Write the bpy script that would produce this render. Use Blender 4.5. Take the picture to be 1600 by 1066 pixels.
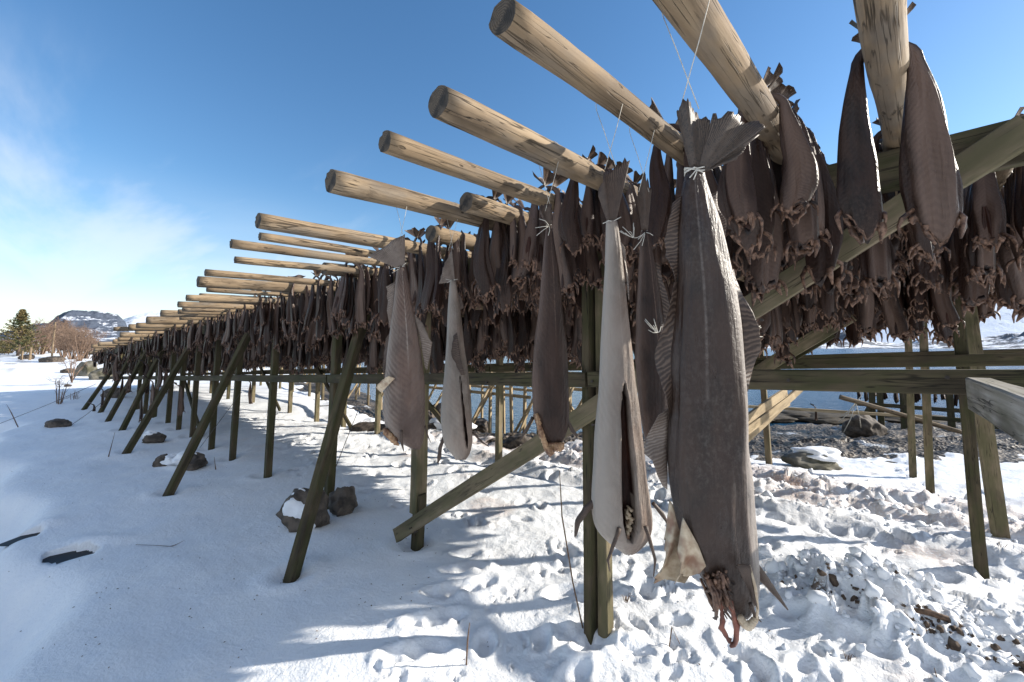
import bpy, math, random
import numpy as np
from mathutils import Vector, Matrix, noise as mnoise
scene = bpy.context.scene
for o in list(bpy.data.objects): bpy.data.objects.remove(o)
R = math.radians
# ------------------------------------------------------------------ camera
EYE = np.array([0, 0, 1.75]); YAW = 41.7; PITCH = 5.87; F = 700.0; PPY = 471.0
cam_d = bpy.data.cameras.new('camera'); cam = bpy.data.objects.new('camera', cam_d)
scene.collection.objects.link(cam); scene.camera = cam
cam.location = EYE; cam.rotation_euler = (R(90 + PITCH), 0, R(YAW))
cam_d.sensor_width = 36; cam_d.lens = 36 * F / 1600; cam_d.shift_y = -(533 - PPY) / 1600
cam_d.clip_start = 0.05; cam_d.clip_end = 20000
# ------------------------------------------------------------------ sky, sun, exposure
SUN_AZ = 41.0; SUN_EL = 22.5
world = bpy.data.worlds.new('World'); scene.world = world; world.use_nodes = True
wn = world.node_tree; wn.nodes.clear()
def wnode(t, **kw):
    n = wn.nodes.new(t)
    for k, v in kw.items(): setattr(n, k, v)
    return n
sky = wnode('ShaderNodeTexSky', sky_type='NISHITA', sun_disc=False, sun_elevation=R(SUN_EL), sun_rotation=R(SUN_AZ))
sky.air_density = 1.0; sky.dust_density = 0.3; sky.ozone_density = 2.2; sky.altitude = 0
bg = wnode('ShaderNodeBackground'); bg.inputs[1].default_value = 0.11
wo = wnode('ShaderNodeOutputWorld')
tc = wnode('ShaderNodeTexCoord')
def wmath(op, a, b=None):
    n = wnode('ShaderNodeMath', operation=op)
    for i, v in enumerate((a, b)):
        if v is None: continue
        if isinstance(v, (int, float)): n.inputs[i].default_value = v
        else: wn.links.new(v, n.inputs[i])
    return n.outputs[0]
def wmap(v, a, b, c=0, d=1):
    n = wnode('ShaderNodeMapRange', interpolation_type='SMOOTHSTEP'); wn.links.new(v, n.inputs[0])
    for i, q in enumerate((a, b, c, d)): n.inputs[i + 1].default_value = q
    return n.outputs[0]
sep = wnode('ShaderNodeSeparateXYZ'); wn.links.new(tc.outputs['Generated'], sep.inputs[0])
zz = wmath('ADD', wmath('MAXIMUM', sep.outputs[2], 0.0), 0.16)
cx = wmath('DIVIDE', sep.outputs[0], zz); cy = wmath('DIVIDE', sep.outputs[1], zz)
cmb = wnode('ShaderNodeCombineXYZ'); wn.links.new(cx, cmb.inputs[0]); wn.links.new(cy, cmb.inputs[1])
mp = wnode('ShaderNodeMapping'); wn.links.new(cmb.outputs[0], mp.inputs[0])
mp.inputs['Rotation'].default_value = (0, 0, R(58)); mp.inputs['Scale'].default_value = (0.42, 1.3, 1); mp.inputs['Location'].default_value = (1.3, 0.4, 0)
nz = wnode('ShaderNodeTexNoise'); nz.inputs['Scale'].default_value = 0.9; nz.inputs['Detail'].default_value = 7; nz.inputs['Roughness'].default_value = 0.55
nz.inputs['Distortion'].default_value = 0.4
wn.links.new(mp.outputs[0], nz.inputs[0])
cl = wmap(nz.outputs[0], 0.43, 0.64)
# thin cloud only on the left third of the view and low on the right
leftm = wmap(sep.outputs[0], -0.78, -0.93)
lowm = wmap(sep.outputs[2], 0.56, 0.28)
rightm = wmath('MULTIPLY', wmap(sep.outputs[0], -0.25, 0.05), wmap(sep.outputs[2], 0.27, 0.16))
nz2 = wnode('ShaderNodeTexNoise'); nz2.inputs['Scale'].default_value = 2.1; nz2.inputs['Detail'].default_value = 6
mp2 = wnode('ShaderNodeMapping'); mp2.inputs['Scale'].default_value = (1, 1, 4.0); wn.links.new(tc.outputs['Generated'], mp2.inputs[0]); wn.links.new(mp2.outputs[0], nz2.inputs[0])
cr = wmath('MULTIPLY', rightm, wmap(nz2.outputs[0], 0.36, 0.55))
veil = wmath('MULTIPLY', wmap(sep.outputs[2], 0.34, 0.02), wmath('MULTIPLY', leftm, wmap(nz2.outputs[0], 0.30, 0.66, 0.2, 0.65)))
# unseen cloud sheet behind the camera, added to brighten shaded snow and camera-facing fish
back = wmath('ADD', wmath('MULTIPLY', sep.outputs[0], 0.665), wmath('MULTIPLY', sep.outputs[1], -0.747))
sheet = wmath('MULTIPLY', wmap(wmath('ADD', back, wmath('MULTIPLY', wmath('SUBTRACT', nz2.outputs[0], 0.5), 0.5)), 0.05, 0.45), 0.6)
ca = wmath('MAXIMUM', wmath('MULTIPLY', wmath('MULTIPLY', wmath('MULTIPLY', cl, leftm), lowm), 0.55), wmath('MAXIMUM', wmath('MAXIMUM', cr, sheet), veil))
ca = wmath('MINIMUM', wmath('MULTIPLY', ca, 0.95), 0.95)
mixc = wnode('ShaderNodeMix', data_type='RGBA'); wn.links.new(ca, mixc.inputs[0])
gam = wnode('ShaderNodeHueSaturation'); gam.inputs['Saturation'].default_value = 1.2; wn.links.new(sky.outputs[0], gam.inputs['Color'])
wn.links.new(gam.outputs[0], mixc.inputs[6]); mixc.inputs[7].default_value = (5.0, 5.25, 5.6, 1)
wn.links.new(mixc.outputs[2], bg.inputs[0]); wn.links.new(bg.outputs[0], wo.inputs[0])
sun_d = bpy.data.lights.new('sun', 'SUN'); sun = bpy.data.objects.new('sun', sun_d); scene.collection.objects.link(sun)
sun_d.energy = 4.6; sun_d.angle = R(0.5); sun_d.color = (1.0, 0.93, 0.82)
sv = Vector((math.sin(R(SUN_AZ)) * math.cos(R(SUN_EL)), math.cos(R(SUN_AZ)) * math.cos(R(SUN_EL)), math.sin(R(SUN_EL))))
sun.rotation_euler = sv.to_track_quat('Z', 'Y').to_euler()
scene.view_settings.view_transform = 'Standard'; scene.view_settings.look = 'None'
scene.view_settings.exposure = 0.9; scene.view_settings.gamma = 1.0; scene.view_settings.use_curve_mapping = False
scene.cycles.max_bounces = 6
# ------------------------------------------------------------------ picture to world
_y = R(YAW); _t = R(PITCH)
_fh = np.array([-math.sin(_y), math.cos(_y), 0]); _z = np.array([0, 0, 1.])
_fw = _fh * math.cos(_t) + _z * math.sin(_t); _up = -_fh * math.sin(_t) + _z * math.cos(_t); _rt = np.array([math.cos(_y), math.sin(_y), 0])
def ray(px, py): return _rt * (px - 800) / F + _up * (PPY - py) / F + _fw
def onY(px, py, Y): d = ray(px, py); return EYE + d * Y / d[1]
def onG(px, py, z=0.0): d = ray(px, py); return EYE + d * (z - EYE[2]) / d[2]
def atD(px, py, D): return EYE + ray(px, py) * D
def proj(p):
    q = np.asarray(p) - EYE; f = q @ _fw
    return 800 + F * (q @ _rt) / f, PPY - F * (q @ _up) / f, f
SA = 0.0297; SB = 0.0436                      # rise of the rack along its poles and along its beams
def zplane(x, y, base): return base + SB * x + SA * (y - 2.5)
# ------------------------------------------------------------------ noise
def _hash(ix, iy, s):
    h = (ix.astype(np.int64) * 374761393 + iy.astype(np.int64) * 668265263 + s * 1442695041) & 0xffffffff
    h = ((h ^ (h >> 13)) * 1274126177) & 0xffffffff
    return ((h ^ (h >> 16)) & 0xffff) / 65535.0
def vn(x, y, s=0):
    ix = np.floor(x); iy = np.floor(y); fx = x - ix; fy = y - iy
    fx = fx * fx * fx * (fx * (fx * 6 - 15) + 10); fy = fy * fy * fy * (fy * (fy * 6 - 15) + 10)
    a = _hash(ix, iy, s); b = _hash(ix + 1, iy, s); c = _hash(ix, iy + 1, s); d = _hash(ix + 1, iy + 1, s)
    return (a + (b - a) * fx) * (1 - fy) + (c + (d - c) * fx) * fy - 0.5
def fbm(x, y, o=4, s=0, g=0.5):
    r = 0; a = 1
    for i in range(o): r = r + a * vn(x, y, s + i * 17); x = x * 2.03 + 5.1; y = y * 2.03 + 3.7; a *= g
    return r
def worley(x, y, s=0):
    ix = np.floor(x); iy = np.floor(y); best = np.full(x.shape, 9.0); bid = np.zeros(x.shape)
    for dx in (-1, 0, 1):
        for dy in (-1, 0, 1):
            cx_ = ix + dx; cy_ = iy + dy
            px = cx_ + _hash(cx_, cy_, s); py = cy_ + _hash(cx_, cy_, s + 5)
            d = (px - x) ** 2 + (py - y) ** 2; m = d < best
            best = np.where(m, d, best); bid = np.where(m, _hash(cx_, cy_, s + 9), bid)
    return np.sqrt(best), bid
def sstep(a, b, v):
    t = np.clip((v - a) / (b - a), 0, 1); return t * t * (3 - 2 * t)
# ------------------------------------------------------------------ object helpers
COL = scene.collection
def tag(o, label=None, cat=None, group=None, kind=None):
    if label: o['label'] = label
    if cat: o['category'] = cat
    if group: o['group'] = group
    if kind: o['kind'] = kind
    return o
def mesh(name, verts, faces, uv=None, attrs=None, smooth=True):
    me = bpy.data.meshes.new(name)
    verts = np.asarray(verts, dtype=np.float32)
    if isinstance(faces, np.ndarray):
        k = faces.shape[1]; n = len(faces)
        me.vertices.add(len(verts)); me.vertices.foreach_set('co', verts.ravel())
        me.loops.add(n * k); me.loops.foreach_set('vertex_index', faces.astype(np.int32).ravel())
        me.polygons.add(n); me.polygons.foreach_set('loop_start', np.arange(0, n * k, k, dtype=np.int32))
        me.polygons.foreach_set('loop_total', np.full(n, k, dtype=np.int32))
        me.update(calc_edges=True)
    else:
        me.from_pydata([tuple(map(float, v)) for v in verts], [], [tuple(f) for f in faces]); me.update()
    if uv is not None:
        l = me.uv_layers.new(name='UVMap'); idx = np.zeros(len(me.loops), dtype=np.int32); me.loops.foreach_get('vertex_index', idx)
        l.data.foreach_set('uv', np.asarray(uv, dtype=np.float32)[idx].ravel())
    if attrs:
        for k, v in attrs.items():
            a = me.attributes.new(k, 'FLOAT', 'POINT'); a.data.foreach_set('value', np.asarray(v, dtype=np.float32))
    if smooth: me.polygons.foreach_set('use_smooth', np.ones(len(me.polygons), dtype=bool))
    me.validate(); return me
def link(name, me, mat=None, parent=None, loc=None, rot=None, matrix=None):
    o = bpy.data.objects.new(name, me); COL.objects.link(o)
    if mat and me is not None and len(me.materials) == 0:
        for m in (mat if isinstance(mat, (list, tuple)) else [mat]): me.materials.append(m)
    if parent: o.parent = parent
    if loc is not None: o.location = loc
    if rot is not None: o.rotation_euler = rot
    if matrix is not None: o.matrix_local = matrix
    return o
def empty(name, loc, **kw):
    o = bpy.data.objects.new(name, None); COL.objects.link(o); o.location = loc; o.empty_display_size = .1; tag(o, **kw); return o
class MB:
    def __init__(s): s.v = []; s.f = []; s.uv = []
    def add(s, v, f, uv=None):
        n = len(s.v); s.v += [tuple(p) for p in v]; s.f += [tuple(i + n for i in q) for q in f]
        s.uv += [tuple(q) for q in uv] if uv is not None else [(0, 0)] * len(v)
    def tube(s, pts, rad, seg=8, caps=True, jit=0, rng=random):
        pts = [Vector(p) for p in pts]; n = len(pts); v = []; uv = []
        rad = rad if hasattr(rad, '__len__') else [rad] * n
        for i, p in enumerate(pts):
            t = (pts[min(i + 1, n - 1)] - pts[max(i - 1, 0)]).normalized()
            a = t.orthogonal().normalized() if i == 0 else (a - t * a.dot(t)).normalized()
            b = t.cross(a)
            for k in range(seg):
                th = 2 * math.pi * k / seg; r = rad[i] * (1 + (rng.uniform(-jit, jit) if jit else 0))
                v.append(p + (a * math.cos(th) + b * math.sin(th)) * r); uv.append((k / seg, i / (n - 1)))
        f = [(i * seg + k, i * seg + (k + 1) % seg, (i + 1) * seg + (k + 1) % seg, (i + 1) * seg + k) for i in range(n - 1) for k in range(seg)]
        if caps: f += [tuple(range(seg))[::-1], tuple((n - 1) * seg + k for k in range(seg))]
        s.add(v, f, uv)
    def mesh(s, name, smooth=True): return mesh(name, s.v, s.f, s.uv, smooth=smooth)
# ------------------------------------------------------------------ material helpers
class NT:
    def __init__(s, name):
        s.m = bpy.data.materials.new(name); s.m.use_nodes = True; s.t = s.m.node_tree; s.t.nodes.clear()
        s.out = s.n('ShaderNodeOutputMaterial'); s.b = s.n('ShaderNodeBsdfPrincipled'); s.t.links.new(s.b.outputs[0], s.out.inputs[0])
    def n(s, t, **kw):
        q = s.t.nodes.new(t)
        for k, v in kw.items(): setattr(q, k, v)
        return q
    def set(s, inp, v):
        if hasattr(v, 'is_output') or isinstance(v, bpy.types.NodeSocket): s.t.links.new(v, inp)
        elif isinstance(v, (tuple, list)) and len(v) == 3 and inp.type == 'RGBA': inp.default_value = (*v, 1)
        else: inp.default_value = v
    def obj(s): return s.n('ShaderNodeTexCoord').outputs['Object']
    def uv(s): return s.n('ShaderNodeTexCoord').outputs['UV']
    def geo(s): return s.n('ShaderNodeNewGeometry').outputs['Position']
    def attr(s, a): return s.n('ShaderNodeAttribute', attribute_name=a).outputs['Fac']
    def rnd(s): return s.n('ShaderNodeObjectInfo').outputs['Random']
    def map(s, v, scale=(1, 1, 1), loc=(0, 0, 0), rot=(0, 0, 0)):
        q = s.n('ShaderNodeMapping'); s.set(q.inputs[0], v); q.inputs['Scale'].default_value = scale; s.set(q.inputs['Location'], loc); q.inputs['Rotation'].default_value = rot; return q.outputs[0]
    def noise(s, v, scale, detail=4, rough=.55, dist=0):
        q = s.n('ShaderNodeTexNoise'); s.set(q.inputs['Vector'], v); q.inputs['Scale'].default_value = scale; q.inputs['Detail'].default_value = detail
        q.inputs['Roughness'].default_value = rough; q.inputs['Distortion'].default_value = dist; return q.outputs[0]
    def voro(s, v, scale, feature='F1'):
        q = s.n('ShaderNodeTexVoronoi', feature=feature); s.set(q.inputs['Vector'], v); q.inputs['Scale'].default_value = scale; return q.outputs[0]
    def math(s, op, a, b=0.0, c=None):
        q = s.n('ShaderNodeMath', operation=op); s.set(q.inputs[0], a); s.set(q.inputs[1], b)
        if c is not None: s.set(q.inputs[2], c)
        return q.outputs[0]
    def rng(s, v, a, b, c=0., d=1., smooth=True):
        q = s.n('ShaderNodeMapRange', interpolation_type='SMOOTHSTEP' if smooth else 'LINEAR'); s.set(q.inputs[0], v)
        for i, x in enumerate((a, b, c, d)): s.set(q.inputs[i + 1], x)
        return q.outputs[0]
    def mix(s, f, a, b, mode='MIX'):
        q = s.n('ShaderNodeMix', data_type='RGBA', blend_type=mode); s.set(q.inputs[0], f); s.set(q.inputs[6], a); s.set(q.inputs[7], b); return q.outputs[2]
    def bump(s, h, strength=.5, dist=.01, prev=None):
        q = s.n('ShaderNodeBump'); s.set(q.inputs['Height'], h); q.inputs['Strength'].default_value = strength; q.inputs['Distance'].default_value = dist
        if prev is not None: s.set(q.inputs['Normal'], prev)
        return q.outputs[0]
    def sepx(s, v): q = s.n('ShaderNodeSeparateXYZ'); s.set(q.inputs[0], v); return q.outputs
    def comb(s, x, y, z): q = s.n('ShaderNodeCombineXYZ'); s.set(q.inputs[0], x); s.set(q.inputs[1], y); s.set(q.inputs[2], z); return q.outputs[0]
    def done(s, col, rough=.6, normal=None, spec=.5, **kw):
        s.set(s.b.inputs['Base Color'], col); s.set(s.b.inputs['Roughness'], rough); s.set(s.b.inputs['Specular IOR Level'], spec)
        if normal is not None: s.set(s.b.inputs['Normal'], normal)
        for k, v in kw.items(): s.set(s.b.inputs[k], v)
        return s.m
def flat(name, c, rough=.7, c2=None, scale=20, bump=.3):
    t = NT(name); p = t.obj(); n = t.noise(p, scale, 5)
    return t.done(t.mix(t.rng(n, .35, .65), c, c2 or tuple(x * .6 for x in c)), rough, t.bump(n, bump, .004))
def wood(name, base, dark, pale, green=None, streak=34, log=False, ga=.5):
    t = NT(name); p = t.obj(); r = t.rnd(); off = t.comb(t.math('MULTIPLY', r, 37.0), t.math('MULTIPLY', r, 11.0), t.math('MULTIPLY', r, 5.0))
    q = t.map(p, (1.2, streak, streak), off); fine = t.noise(q, 1.0, 6, .6, .15)
    big = t.noise(t.map(p, (1.5, 5, 5), off), 1.6, 4)
    col = t.mix(t.rng(fine, .3, .7), pale, base)
    col = t.mix(t.rng(big, .42, .68, 0., .8), col, dark)
    if green: col = t.mix(t.math('MULTIPLY', t.rng(t.noise(t.map(p, (2, 5, 5), off), 2.2, 4), .38, .6), ga), col, green)
    # long drying cracks and dark knots
    ck = t.noise(t.map(p, (.9, 16 if log else 22, 16 if log else 22), off), 1.3, 3, .5, .3)
    crack = t.rng(t.math('ABSOLUTE', t.math('SUBTRACT', ck, .5)), .0, .024 if log else .017, 1., 0.)
    ck2 = t.rng(t.noise(t.map(p, (1.0, 2, 2), off), 2.5, 2), .45, .55)
    crack = t.math('MULTIPLY', crack, ck2)
    kn = t.voro(t.map(p, (6.5 if log else 3.0, 16, 16), off), 1.0); knot = t.rng(kn, .07, .13, 1., 0.) if log else t.rng(kn, .03, .07, 1., 0.)
    if log:
        ck3 = t.noise(t.map(p, (.7, 34, 34), off), 1.2, 2, .5, .2)
        crack = t.math('MAXIMUM', crack, t.math('MULTIPLY', t.rng(t.math('ABSOLUTE', t.math('SUBTRACT', ck3, .5)), .0, .012, .8, 0.), t.rng(t.noise(p, 3.1, 3), .42, .55)))
        col = t.mix(t.rng(t.noise(t.map(p, (1, 3, 3), off), 3.3, 3), .45, .7, 0., .5), col, (.17, .155, .135))
    col = t.mix(t.math('MULTIPLY', crack, .85), col, tuple(x * .22 for x in dark))
    col = t.mix(t.math('MULTIPLY', knot, .75), col, tuple(x * .35 for x in dark))
    col = t.mix(t.rng(r, 0., 1., 0., .35), col, tuple(x * .75 for x in base))
    h = t.math('SUBTRACT', t.math('ADD', t.math('MULTIPLY', fine, .6), t.math('MULTIPLY', big, .4)), t.math('MULTIPLY', t.math('MAXIMUM', crack, knot), .8))
    if log:
        bk = t.math('MULTIPLY', t.rng(t.noise(t.map(p, (3, 7, 7), off), 2.4, 6, .7, .6), .60, .66), t.rng(t.noise(p, .9, 2), .48, .56))
        col = t.mix(t.math('MULTIPLY', bk, .8), col, (.06, .048, .038)); h = t.math('SUBTRACT', h, t.math('MULTIPLY', bk, .5))
    return t.done(col, .82, t.bump(h, .8 if log else .55, .009 if log else .006), .25)
M = {}
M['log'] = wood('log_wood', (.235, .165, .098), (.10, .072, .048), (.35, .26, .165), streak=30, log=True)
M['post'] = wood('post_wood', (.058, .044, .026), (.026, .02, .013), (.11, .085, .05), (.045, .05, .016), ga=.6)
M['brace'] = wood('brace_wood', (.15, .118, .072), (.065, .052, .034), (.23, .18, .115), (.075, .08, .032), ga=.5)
M['greyplank'] = wood('weathered_wood', (.22, .20, .17), (.07, .065, .055), (.42, .40, .37), (.12, .12, .05), ga=.25, streak=60)
M['palewood'] = wood('pale_wood', (.38, .29, .17), (.2, .15, .09), (.48, .38, .25))
def m_end():
    t = NT('log_end'); p = t.obj(); s = t.sepx(p); rr = t.math('SQRT', t.math('ADD', t.math('MULTIPLY', s[1], s[1]), t.math('MULTIPLY', s[2], s[2])))
    nn = t.noise(p, 30, 4); w = t.math('SINE', t.math('ADD', t.math('MULTIPLY', rr, 900), t.math('MULTIPLY', nn, 9)))
    c = t.mix(t.rng(w, -1, 1), (.055, .042, .03), (.10, .078, .056)); c = t.mix(t.rng(t.noise(p, 14, 3), .45, .65), c, (.02, .017, .014))
    return t.done(c, .9, t.bump(w, .4, .002))
M['end'] = m_end()
def m_skin(name, dark, mid, pale, line=1.0, mott=1.0, rib=1.0, stuff=False, bellyw=(.55, .95), rough=.42, coat=False, spec=.25, speck=1.0):
    t = NT(name); p = t.obj(); uv = t.sepx(t.uv()); u, v = uv[0], uv[1]
    r = t.attr('rnd') if stuff else t.rnd()
    r2 = t.math('FRACT', t.math('MULTIPLY', r, 7.13)); r3 = t.math('FRACT', t.math('MULTIPLY', r, 13.7))
    off = t.comb(t.math('MULTIPLY', r, 9.0), t.math('MULTIPLY', r, 23.0), t.math('MULTIPLY', r, 3.0))
    q = t.map(p, (1, 1, .35), off)
    n1 = t.noise(q, 16, 5, .6, .4); n2 = t.noise(t.map(p, (1, 1, .8), off), 120, 6, .7); n3 = t.noise(t.map(p, (1, 1, .5), off), 5, 3)
    col = t.mix(t.math('MULTIPLY', t.rng(n1, .38, .66), mott), dark, mid)
    col = t.mix(t.math('MULTIPLY', t.math('MULTIPLY', t.rng(n2, .42, .75), t.rng(n3, .38, .62)), .30 * mott * speck), col, pale)
    big = t.rng(t.noise(t.map(p, (1, 1, .6), off), 7, 4, .6), .42, .62)
    col = t.mix(t.math('MULTIPLY', big, .45), col, tuple(c * k for c, k in zip(mid, (1.12, .90, .80))))
    if speck >= 1: col = t.mix(t.math('MULTIPLY', t.rng(r2, .6, 1.), t.rng(n3, .35, .6, .1, .5)), col, tuple(.5 * (a + b) for a, b in zip(mid, pale)))
    ub = t.math('ADD', u, t.math('MULTIPLY', t.math('SUBTRACT', n1, .5), .35))
    col = t.mix(t.rng(ub, bellyw[0], bellyw[1], 0., .85), col, pale)
    ln = t.math('ABSOLUTE', t.math('SUBTRACT', u, t.math('ADD', .42, t.math('MULTIPLY', t.math('SUBTRACT', n3, .5), .05))))
    lm = t.math('MULTIPLY', t.math('MULTIPLY', t.rng(ln, .003, .020, 1., 0.), t.rng(n2, .34, .60, .3, .9)), t.rng(v, .35, .62, 1., 0.))
    col = t.mix(t.math('MULTIPLY', lm, .55 * line), col, tuple(min(1, x * 1.5) for x in pale))
    chev = t.math('SINE', t.math('ADD', t.math('MULTIPLY', v, 190.), t.math('MULTIPLY', t.math('ABSOLUTE', t.math('SUBTRACT', u, .42)), 60.)))
    cm = t.math('MULTIPLY', t.rng(chev, -1, 1), t.rng(n3, .42, .6))
    col = t.mix(t.math('MULTIPLY', cm, .3 * rib), col, tuple(x * .6 for x in dark))
    col = t.mix(t.rng(t.attr('flesh'), .2, .8), col, t.mix(t.rng(n1, .4, .6), (.016, .006, .004), (.05, .018, .011)))
    col = t.mix(t.rng(r, 0, 1, 0., .45), col, t.mix(.5, dark, (.05, .018, .010)))
    h = t.math('ADD', t.math('ADD', t.math('MULTIPLY', n1, .8), t.math('MULTIPLY', n2, .35)), t.math('MULTIPLY', chev, .07 * rib))
    # lengthwise creases of dried skin
    cr = t.noise(t.map(p, (1, 1, .06), off), 45, 3, .5, .3)
    h = t.math('ADD', h, t.math('MULTIPLY', cr, 1.3))
    return t.done(col, t.rng(n1, .3, .7, rough - .06, rough + .2), t.bump(h, .8, .008), spec, **({'Coat Weight': .12, 'Coat Roughness': .22} if coat else {}))
M['skin'] = m_skin('dried_fish_skin', (.010, .0052, .0038), (.031, .0165, .0115), (.16, .105, .08), rib=.5, line=.8, rough=.33)
M['skin_stuff'] = m_skin('dried_fish_skin_mass', (.010, .0052, .0038), (.031, .0165, .0115), (.16, .105, .08), stuff=True, rib=.3, line=.5)
M['skin_big'] = m_skin('big_cod_skin', (.014, .0088, .0065), (.048, .031, .0225), (.30, .265, .235), line=.3, mott=.9, rib=.06, bellyw=(.64, .90), rough=.31, coat=False, spec=.34, speck=.7)
M['skin_light'] = m_skin('pale_cod_skin', (.11, .082, .064), (.20, .162, .133), (.34, .30, .26), line=.2, mott=1.1, rib=.3, bellyw=(.2, .8), rough=.45)
M['skin_ribbed'] = m_skin('ribbed_cod_skin', (.09, .062, .05), (.17, .128, .105), (.36, .31, .265), line=1.2, mott=.9, rib=1.6, bellyw=(.5, .9), rough=.42)
def m_collar(name, a, b, c):
    t = NT(name); p = t.obj(); n = t.noise(p, 60, 5, .6); n2 = t.noise(p, 18, 3)
    col = t.mix(t.rng(n, .35, .65), a, b); col = t.mix(t.rng(n2, .5, .68), col, c)
    return t.done(col, .5, t.bump(n, .6, .004), .4)
M['collar'] = m_collar('raw_collar', (.045, .020, .012), (.22, .125, .08), (.012, .006, .0045))
M['cream'] = m_collar('cream_membrane', (.40, .30, .20), (.54, .44, .31), (.24, .13, .08))
M['red'] = m_collar('red_flesh', (.18, .055, .038), (.28, .11, .07), (.09, .03, .02))
def m_fin(name, a, b, spots=False):
    t = NT(name); uv = t.sepx(t.uv()); p = t.obj(); n = t.noise(p, 40, 4)
    w = t.math('SINE', t.math('ADD', t.math('MULTIPLY', uv[0], 430.), t.math('MULTIPLY', n, 13.)))
    col = t.mix(t.rng(w, -.6, 1., 0., .75), a, b); col = t.mix(t.rng(n, .42, .7, 0., .5), col, tuple(x * .6 for x in a))
    if spots: col = t.mix(t.rng(t.voro(p, 150), .25, .4, .75, 0.), col, (.03, .025, .022))
    return t.done(col, .5, t.bump(w, .25, .002), .4)
M['fin'] = m_fin('dried_fin', (.040, .024, .017), (.14, .095, .068))
M['fin_big'] = m_fin('spotted_tail_fin', (.045, .031, .023), (.14, .105, .08), True)
M['fin_pale'] = m_fin('pale_fin', (.13, .095, .075), (.25, .20, .16))
M['twine'] = flat('white_twine', (.62, .59, .52), .8, (.45, .42, .36), 200)
M['rust'] = flat('rusty_steel', (.045, .028, .02), .6, (.02, .014, .01), 80)
M['rock'] = flat('rock', (.12, .095, .075), .85, (.04, .032, .026), 9, 1.0)
M['seaweed'] = flat('seaweed', (.016, .012, .007), .9, (.05, .035, .018), 9, 1.0)
M['rockmoss'] = flat('mossy_rock', (.17, .155, .125), .85, (.06, .055, .03), 3, 1.0)
M['twig'] = flat('twig', (.17, .10, .06), .8, (.08, .05, .03), 60)
M['darkrope'] = flat('dark_rope', (.10, .09, .085), .9)
# ------------------------------------------------------------------ ground
SHORE = np.array([(60, 95), (30, 62), (3.5, 27.6), (-2, 21.), (-6, 14.5), (-10, 10.2), (-16, 11.3), (-27, 15), (-42, 19.5), (-76, 29), (-200, 75), (-420, 170)], float)
def shore_dist(x, y):
    best = np.full(x.shape, 1e9)
    sgn = np.zeros(x.shape)
    for a, b in zip(SHORE[:-1], SHORE[1:]):
        d = b - a; L = d @ d; t = np.clip(((x - a[0]) * d[0] + (y - a[1]) * d[1]) / L, 0, 1)
        qx = x - (a[0] + t * d[0]); qy = y - (a[1] + t * d[1]); dd = np.hypot(qx, qy)
        cr = d[0] * qy - d[1] * qx; m = dd < best
        best = np.where(m, dd, best); sgn = np.where(m, np.sign(cr), sgn)
    return best * np.where(sgn == 0, 1, sgn)       # positive on land
WATER_Z = -1.05
rngp = np.random.RandomState(5)
PRINTS = []
for i in range(900):
    x = rngp.uniform(-13, 4); y = rngp.uniform(2.2, 9.5)
    if i < 160: x = rngp.uniform(-2.4, 2.2); y = rngp.uniform(1.6, 6)
    if x < -3.5 and y < 2.9 - .0 * x: continue
    if rngp.rand() > .95 - .03 * max(0, -x): continue
    PRINTS.append((x, y, rngp.uniform(.035, .10), rngp.uniform(0, 3.14), rngp.uniform(.012, .045)))
for i in range(330):     # small pits close to the camera
    x = rngp.uniform(-2.6, 1.2); y = rngp.uniform(1.2, 4.5); PRINTS.append((x, y, rngp.uniform(.015, .04), rngp.uniform(0, 3.14), rngp.uniform(.006, .018)))
for i in range(16):      # one walked line of steps
    t_ = i / 15; x = -2.9 + 1.3 * t_ + (.07 if i % 2 else -.07); y = 2.75 - 2.1 * t_; PRINTS.append((x, y, .08, .9, .035))
POSTS_F = [onY(px, py, 2.5) for px, py in [(922, 968), (642, 850), (506, 771), (411, 746), (357, 716), (324, 697), (294, 687), (273, 678), (257, 668), (236, 655), (222, 648), (210, 643)]]
LEGS = [onG(px, py, 0) for px, py in [(456, 901), (266, 767), (198, 707), (189, 676), (167, 661), (156, 647), (131, 640)]]
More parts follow.
